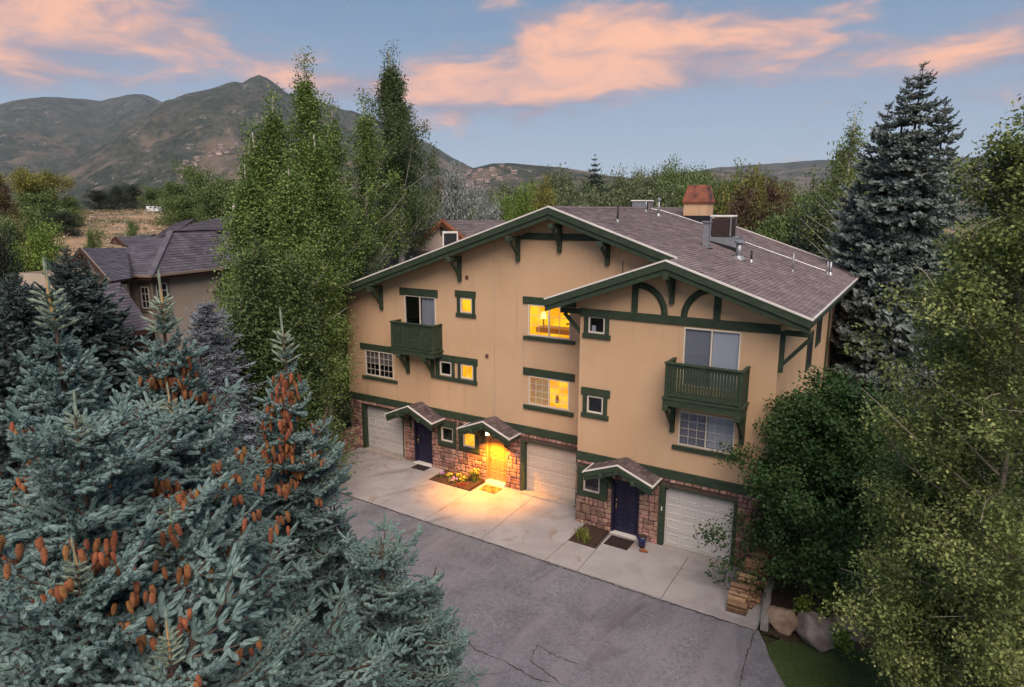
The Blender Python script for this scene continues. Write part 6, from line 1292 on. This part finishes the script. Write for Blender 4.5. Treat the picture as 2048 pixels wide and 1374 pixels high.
def mountain(name, prof, d_ridge, d_foot, d_back, seed, rough=.16, nu=300, nv=90, ksc=1.0):
    pxs = [p[0] for p in prof]; pys = [p[1] for p in prof]
    u = np.linspace(pxs[0], pxs[-1], nu); y = np.interp(u, pxs, pys); y = y+1.2*fbm(u/22, u*0, 4, seed)
    dirs = np.array([ray(a, 419) for a in u]); dirs = dirs/np.hypot(dirs[:, 0], dirs[:, 1])[:, None]
    Zr = np.array([at_dist(a, c, d_ridge)[2] for a, c in zip(u, y)]); t = np.linspace(0, 1.35, nv); V = np.empty((nv, nu, 3))
    for j, tt in enumerate(t):
        dd = d_foot+(d_ridge-d_foot)*min(tt, 1)+(d_back-d_ridge)*max(0, tt-1)/.35; x = CP[0]+dirs[:, 0]*dd; yy = CP[1]+dirs[:, 1]*dd; s = min(tt, 1)
        sh = s**1.25 if tt <= 1 else 1-((tt-1)/.35)**1.3*.9; g = fbm(x/(700*ksc), yy/(700*ksc), 6, seed, True); g2 = fbm(x/(190*ksc), yy/(190*ksc), 7, seed+3, True); env = (s*(1-s))**.7*2.2 if tt <= 1 else (tt-1)
        z = -20+(Zr+20)*np.clip(sh, 0, 1)+Zr*rough*env*(g-.1)+Zr*rough*.62*min(1, env+.06)*g2
        V[j, :, 0] = x; V[j, :, 1] = yy; V[j, :, 2] = z
    ii = np.arange(nv-1)[:, None]*nu; jj = np.arange(nu-1)[None]; F = np.stack([ii+jj, ii+jj+1, ii+nu+jj+1, ii+nu+jj], -1).reshape(-1, 4)
    o = bpy.data.objects.new(name, raw_mesh(name, V.reshape(-1, 3), F, mt, True)); COL.objects.link(o); o['kind'] = 'structure'; MTF[name] = (V, u, t); return o
mountain('mountain_range', [(-1500, 260), (-700, 240), (-300, 235), (0, 218), (60, 204), (100, 199), (150, 198), (225, 203), (255, 196), (290, 190), (312, 191), (330, 199), (350, 212), (420, 240), (520, 280), (640, 320), (760, 340)], 6200, 2200, 7500, 11, .16, 600, 130, ksc=1.5)
mountain('mountain_peak', [(-1500, 470), (-300, 440), (-50, 418), (40, 385), (140, 330), (230, 276), (300, 235), (345, 206), (372, 198), (390, 190), (440, 180), (475, 168), (490, 165), (503, 168), (520, 157), (537, 151), (552, 157), (570, 170), (592, 190), (640, 203), (700, 222), (760, 240), (820, 268), (870, 292), (905, 314), (945, 335), (975, 352), (1020, 380), (1150, 425)], 3600, 900, 4600, 5, .17, 900, 190)
mountain('low_hills', [(840, 420), (880, 388), (905, 362), (925, 347), (950, 335), (985, 326), (1020, 325), (1060, 328), (1100, 331), (1140, 336), (1200, 348), (1260, 356), (1320, 350), (1352, 344), (1400, 341), (1450, 343), (1510, 352), (1570, 370), (1640, 384), (1750, 400), (1900, 430)], 1700, 700, 2300, 9, .10, 220, 60, .5)
mountain('far_mesa', [(1250, 380), (1340, 348), (1400, 340), (1440, 333), (1500, 329), (1600, 322), (1680, 319), (1780, 318), (1860, 316), (1930, 314), (1965, 312), (2040, 330), (2200, 322), (2600, 310), (3200, 300)], 5200, 2000, 6500, 13, .10, 260, 60, 1.3)
mountain('dry_foothill', [(440, 440), (360, 415), (330, 402)][::-1]+[(450, 388), (500, 384), (560, 392), (640, 410), (700, 430)] if False else [(270, 430), (330, 408), (380, 394), (430, 388), (480, 386), (540, 392), (600, 405), (700, 430)], 520, 330, 640, 15, .06, 80, 30, .2)
# small far houses on the slopes, each standing on the mountain surface
hw = mat('far_wall', (0.42, .34, .28), None, objrand=.3); hr = mat('far_roof', (0.20, .14, .12), None, objrand=.4)
def on_mountain(name, px, py):
    V, u, t = MTF[name]; i = int(np.argmin(np.abs(u-px))); best = None
    for j in range(V.shape[0]):
        v = V[j, i]-CP; sy = 687-FPX*(v@UP)/(v@FW)
        if sy <= py: return V[j, i]
    return V[V.shape[0]//2, i]
fl = [('low_hills', x, y) for x, y in ((932, 356), (942, 348), (951, 357), (962, 344), (972, 352), (985, 342), (992, 352), (1005, 336), (1018, 340), (960, 366), (975, 364), (940, 372), (1000, 360), (1030, 348))]+[('mountain_peak', x, y) for x, y in ((405, 322), (398, 330), (382, 326), (440, 306), (452, 304), (462, 308), (448, 315), (468, 300), (505, 313), (432, 318))]
R = random.Random(8); hm = None
for k, (mn, x, y) in enumerate(fl):
    p = on_mountain(mn, x, y); s = .75 if mn == 'low_hills' else .8
    if hm is None:
        a = MB().prism([(-7, -5, -4), (7, -5, -4), (7, 5, -4), (-7, 5, -4)], (0, 0, 9)).mesh('wall', hw); c_ = MB().add([(-8, -6, 5), (8, -6, 5), (8, 6, 5), (-8, 6, 5), (-8, 0, 9), (8, 0, 9)], [(0, 1, 5, 4), (2, 3, 4, 5), (1, 2, 5), (3, 0, 4), (0, 3, 2, 1)]).mesh('roof', hr); w__ = MB().box(-4, -1, -5.1, -5.02, 0, 3).mesh('window', blackm); w2 = MB().box(2, 5, -5.1, -5.02, 0, 3).mesh('window', blackm); hm = (a, c_, w__, w2)
    t = bpy.data.objects.new('hillside_house', None); COL.objects.link(t); tag(t, ('tiny pale house on the low hill left of the roof peak, %s from the left' if mn == 'low_hills' else 'tiny house on the lower mountain slope, %s from the left') % ORD[1+sum(1 for q in fl if q[0] == mn and (q[1], q[2]) < (x, y))], 'house', 'houses on the low hill' if mn == 'low_hills' else 'houses on the mountain slope')
    for nme, me in zip(('wall', 'roof', 'window', 'window'), hm): o = bpy.data.objects.new(nme, me); COL.objects.link(o); o.parent = t
    t.location = p; t.rotation_euler = (0, 0, YAW+R.uniform(-.6, .6)); s *= R.uniform(.8, 1.2); t.scale = (s, s, s)
# white vans / sheds on the hill crest
vanm = mat('van_white', (.7, .7, .72), None)
for x in (296, 306):
    p = at_dist(x, 415, 185); t = thing('parked_van', 'small white van parked on the hill crest, ' + ('left of the two' if x == 296 else 'right of the two'), 'van', p)
    vq = lambda x_, y_, z_: (p[0]+x_*.62, p[1]+y_*.62, p[2]-.5+z_*.62)
    MB().prism([vq(-1.4, 0, -.6), vq(1.6, 1, -.6), vq(1.6, 1, .6), vq(1, .8, 1.3), vq(-1.4, 0, 1.3)], (-.5, 1.2, 0)).build('body', vanm, t); MB().prism([vq(.2, .5, .65), vq(1.1, .8, .65), vq(.9, .72, 1.1), vq(.2, .5, 1.1)], (.02, -.05, 0)).build('side_window', blackm, t)
# ---------------------------------------------------------------- evening haze
hm_ = bpy.data.materials.new('haze'); hm_.use_nodes = True; t = hm_.node_tree; t.nodes.remove(t.nodes['Principled BSDF']); pv = t.nodes.new('ShaderNodeVolumePrincipled')
pv.inputs['Color'].default_value = (0.74, 0.83, 1.0, 1); pv.inputs['Density'].default_value = 0.00005; pv.inputs['Anisotropy'].default_value = 0.2; t.links.new(pv.outputs[0], t.nodes['Material Output'].inputs['Volume'])
o = MB().box(-8800, 8800, -8900, 8800, -140, 1800).build('haze', hm_); o['kind'] = 'stuff'; o.display_type = 'WIRE'
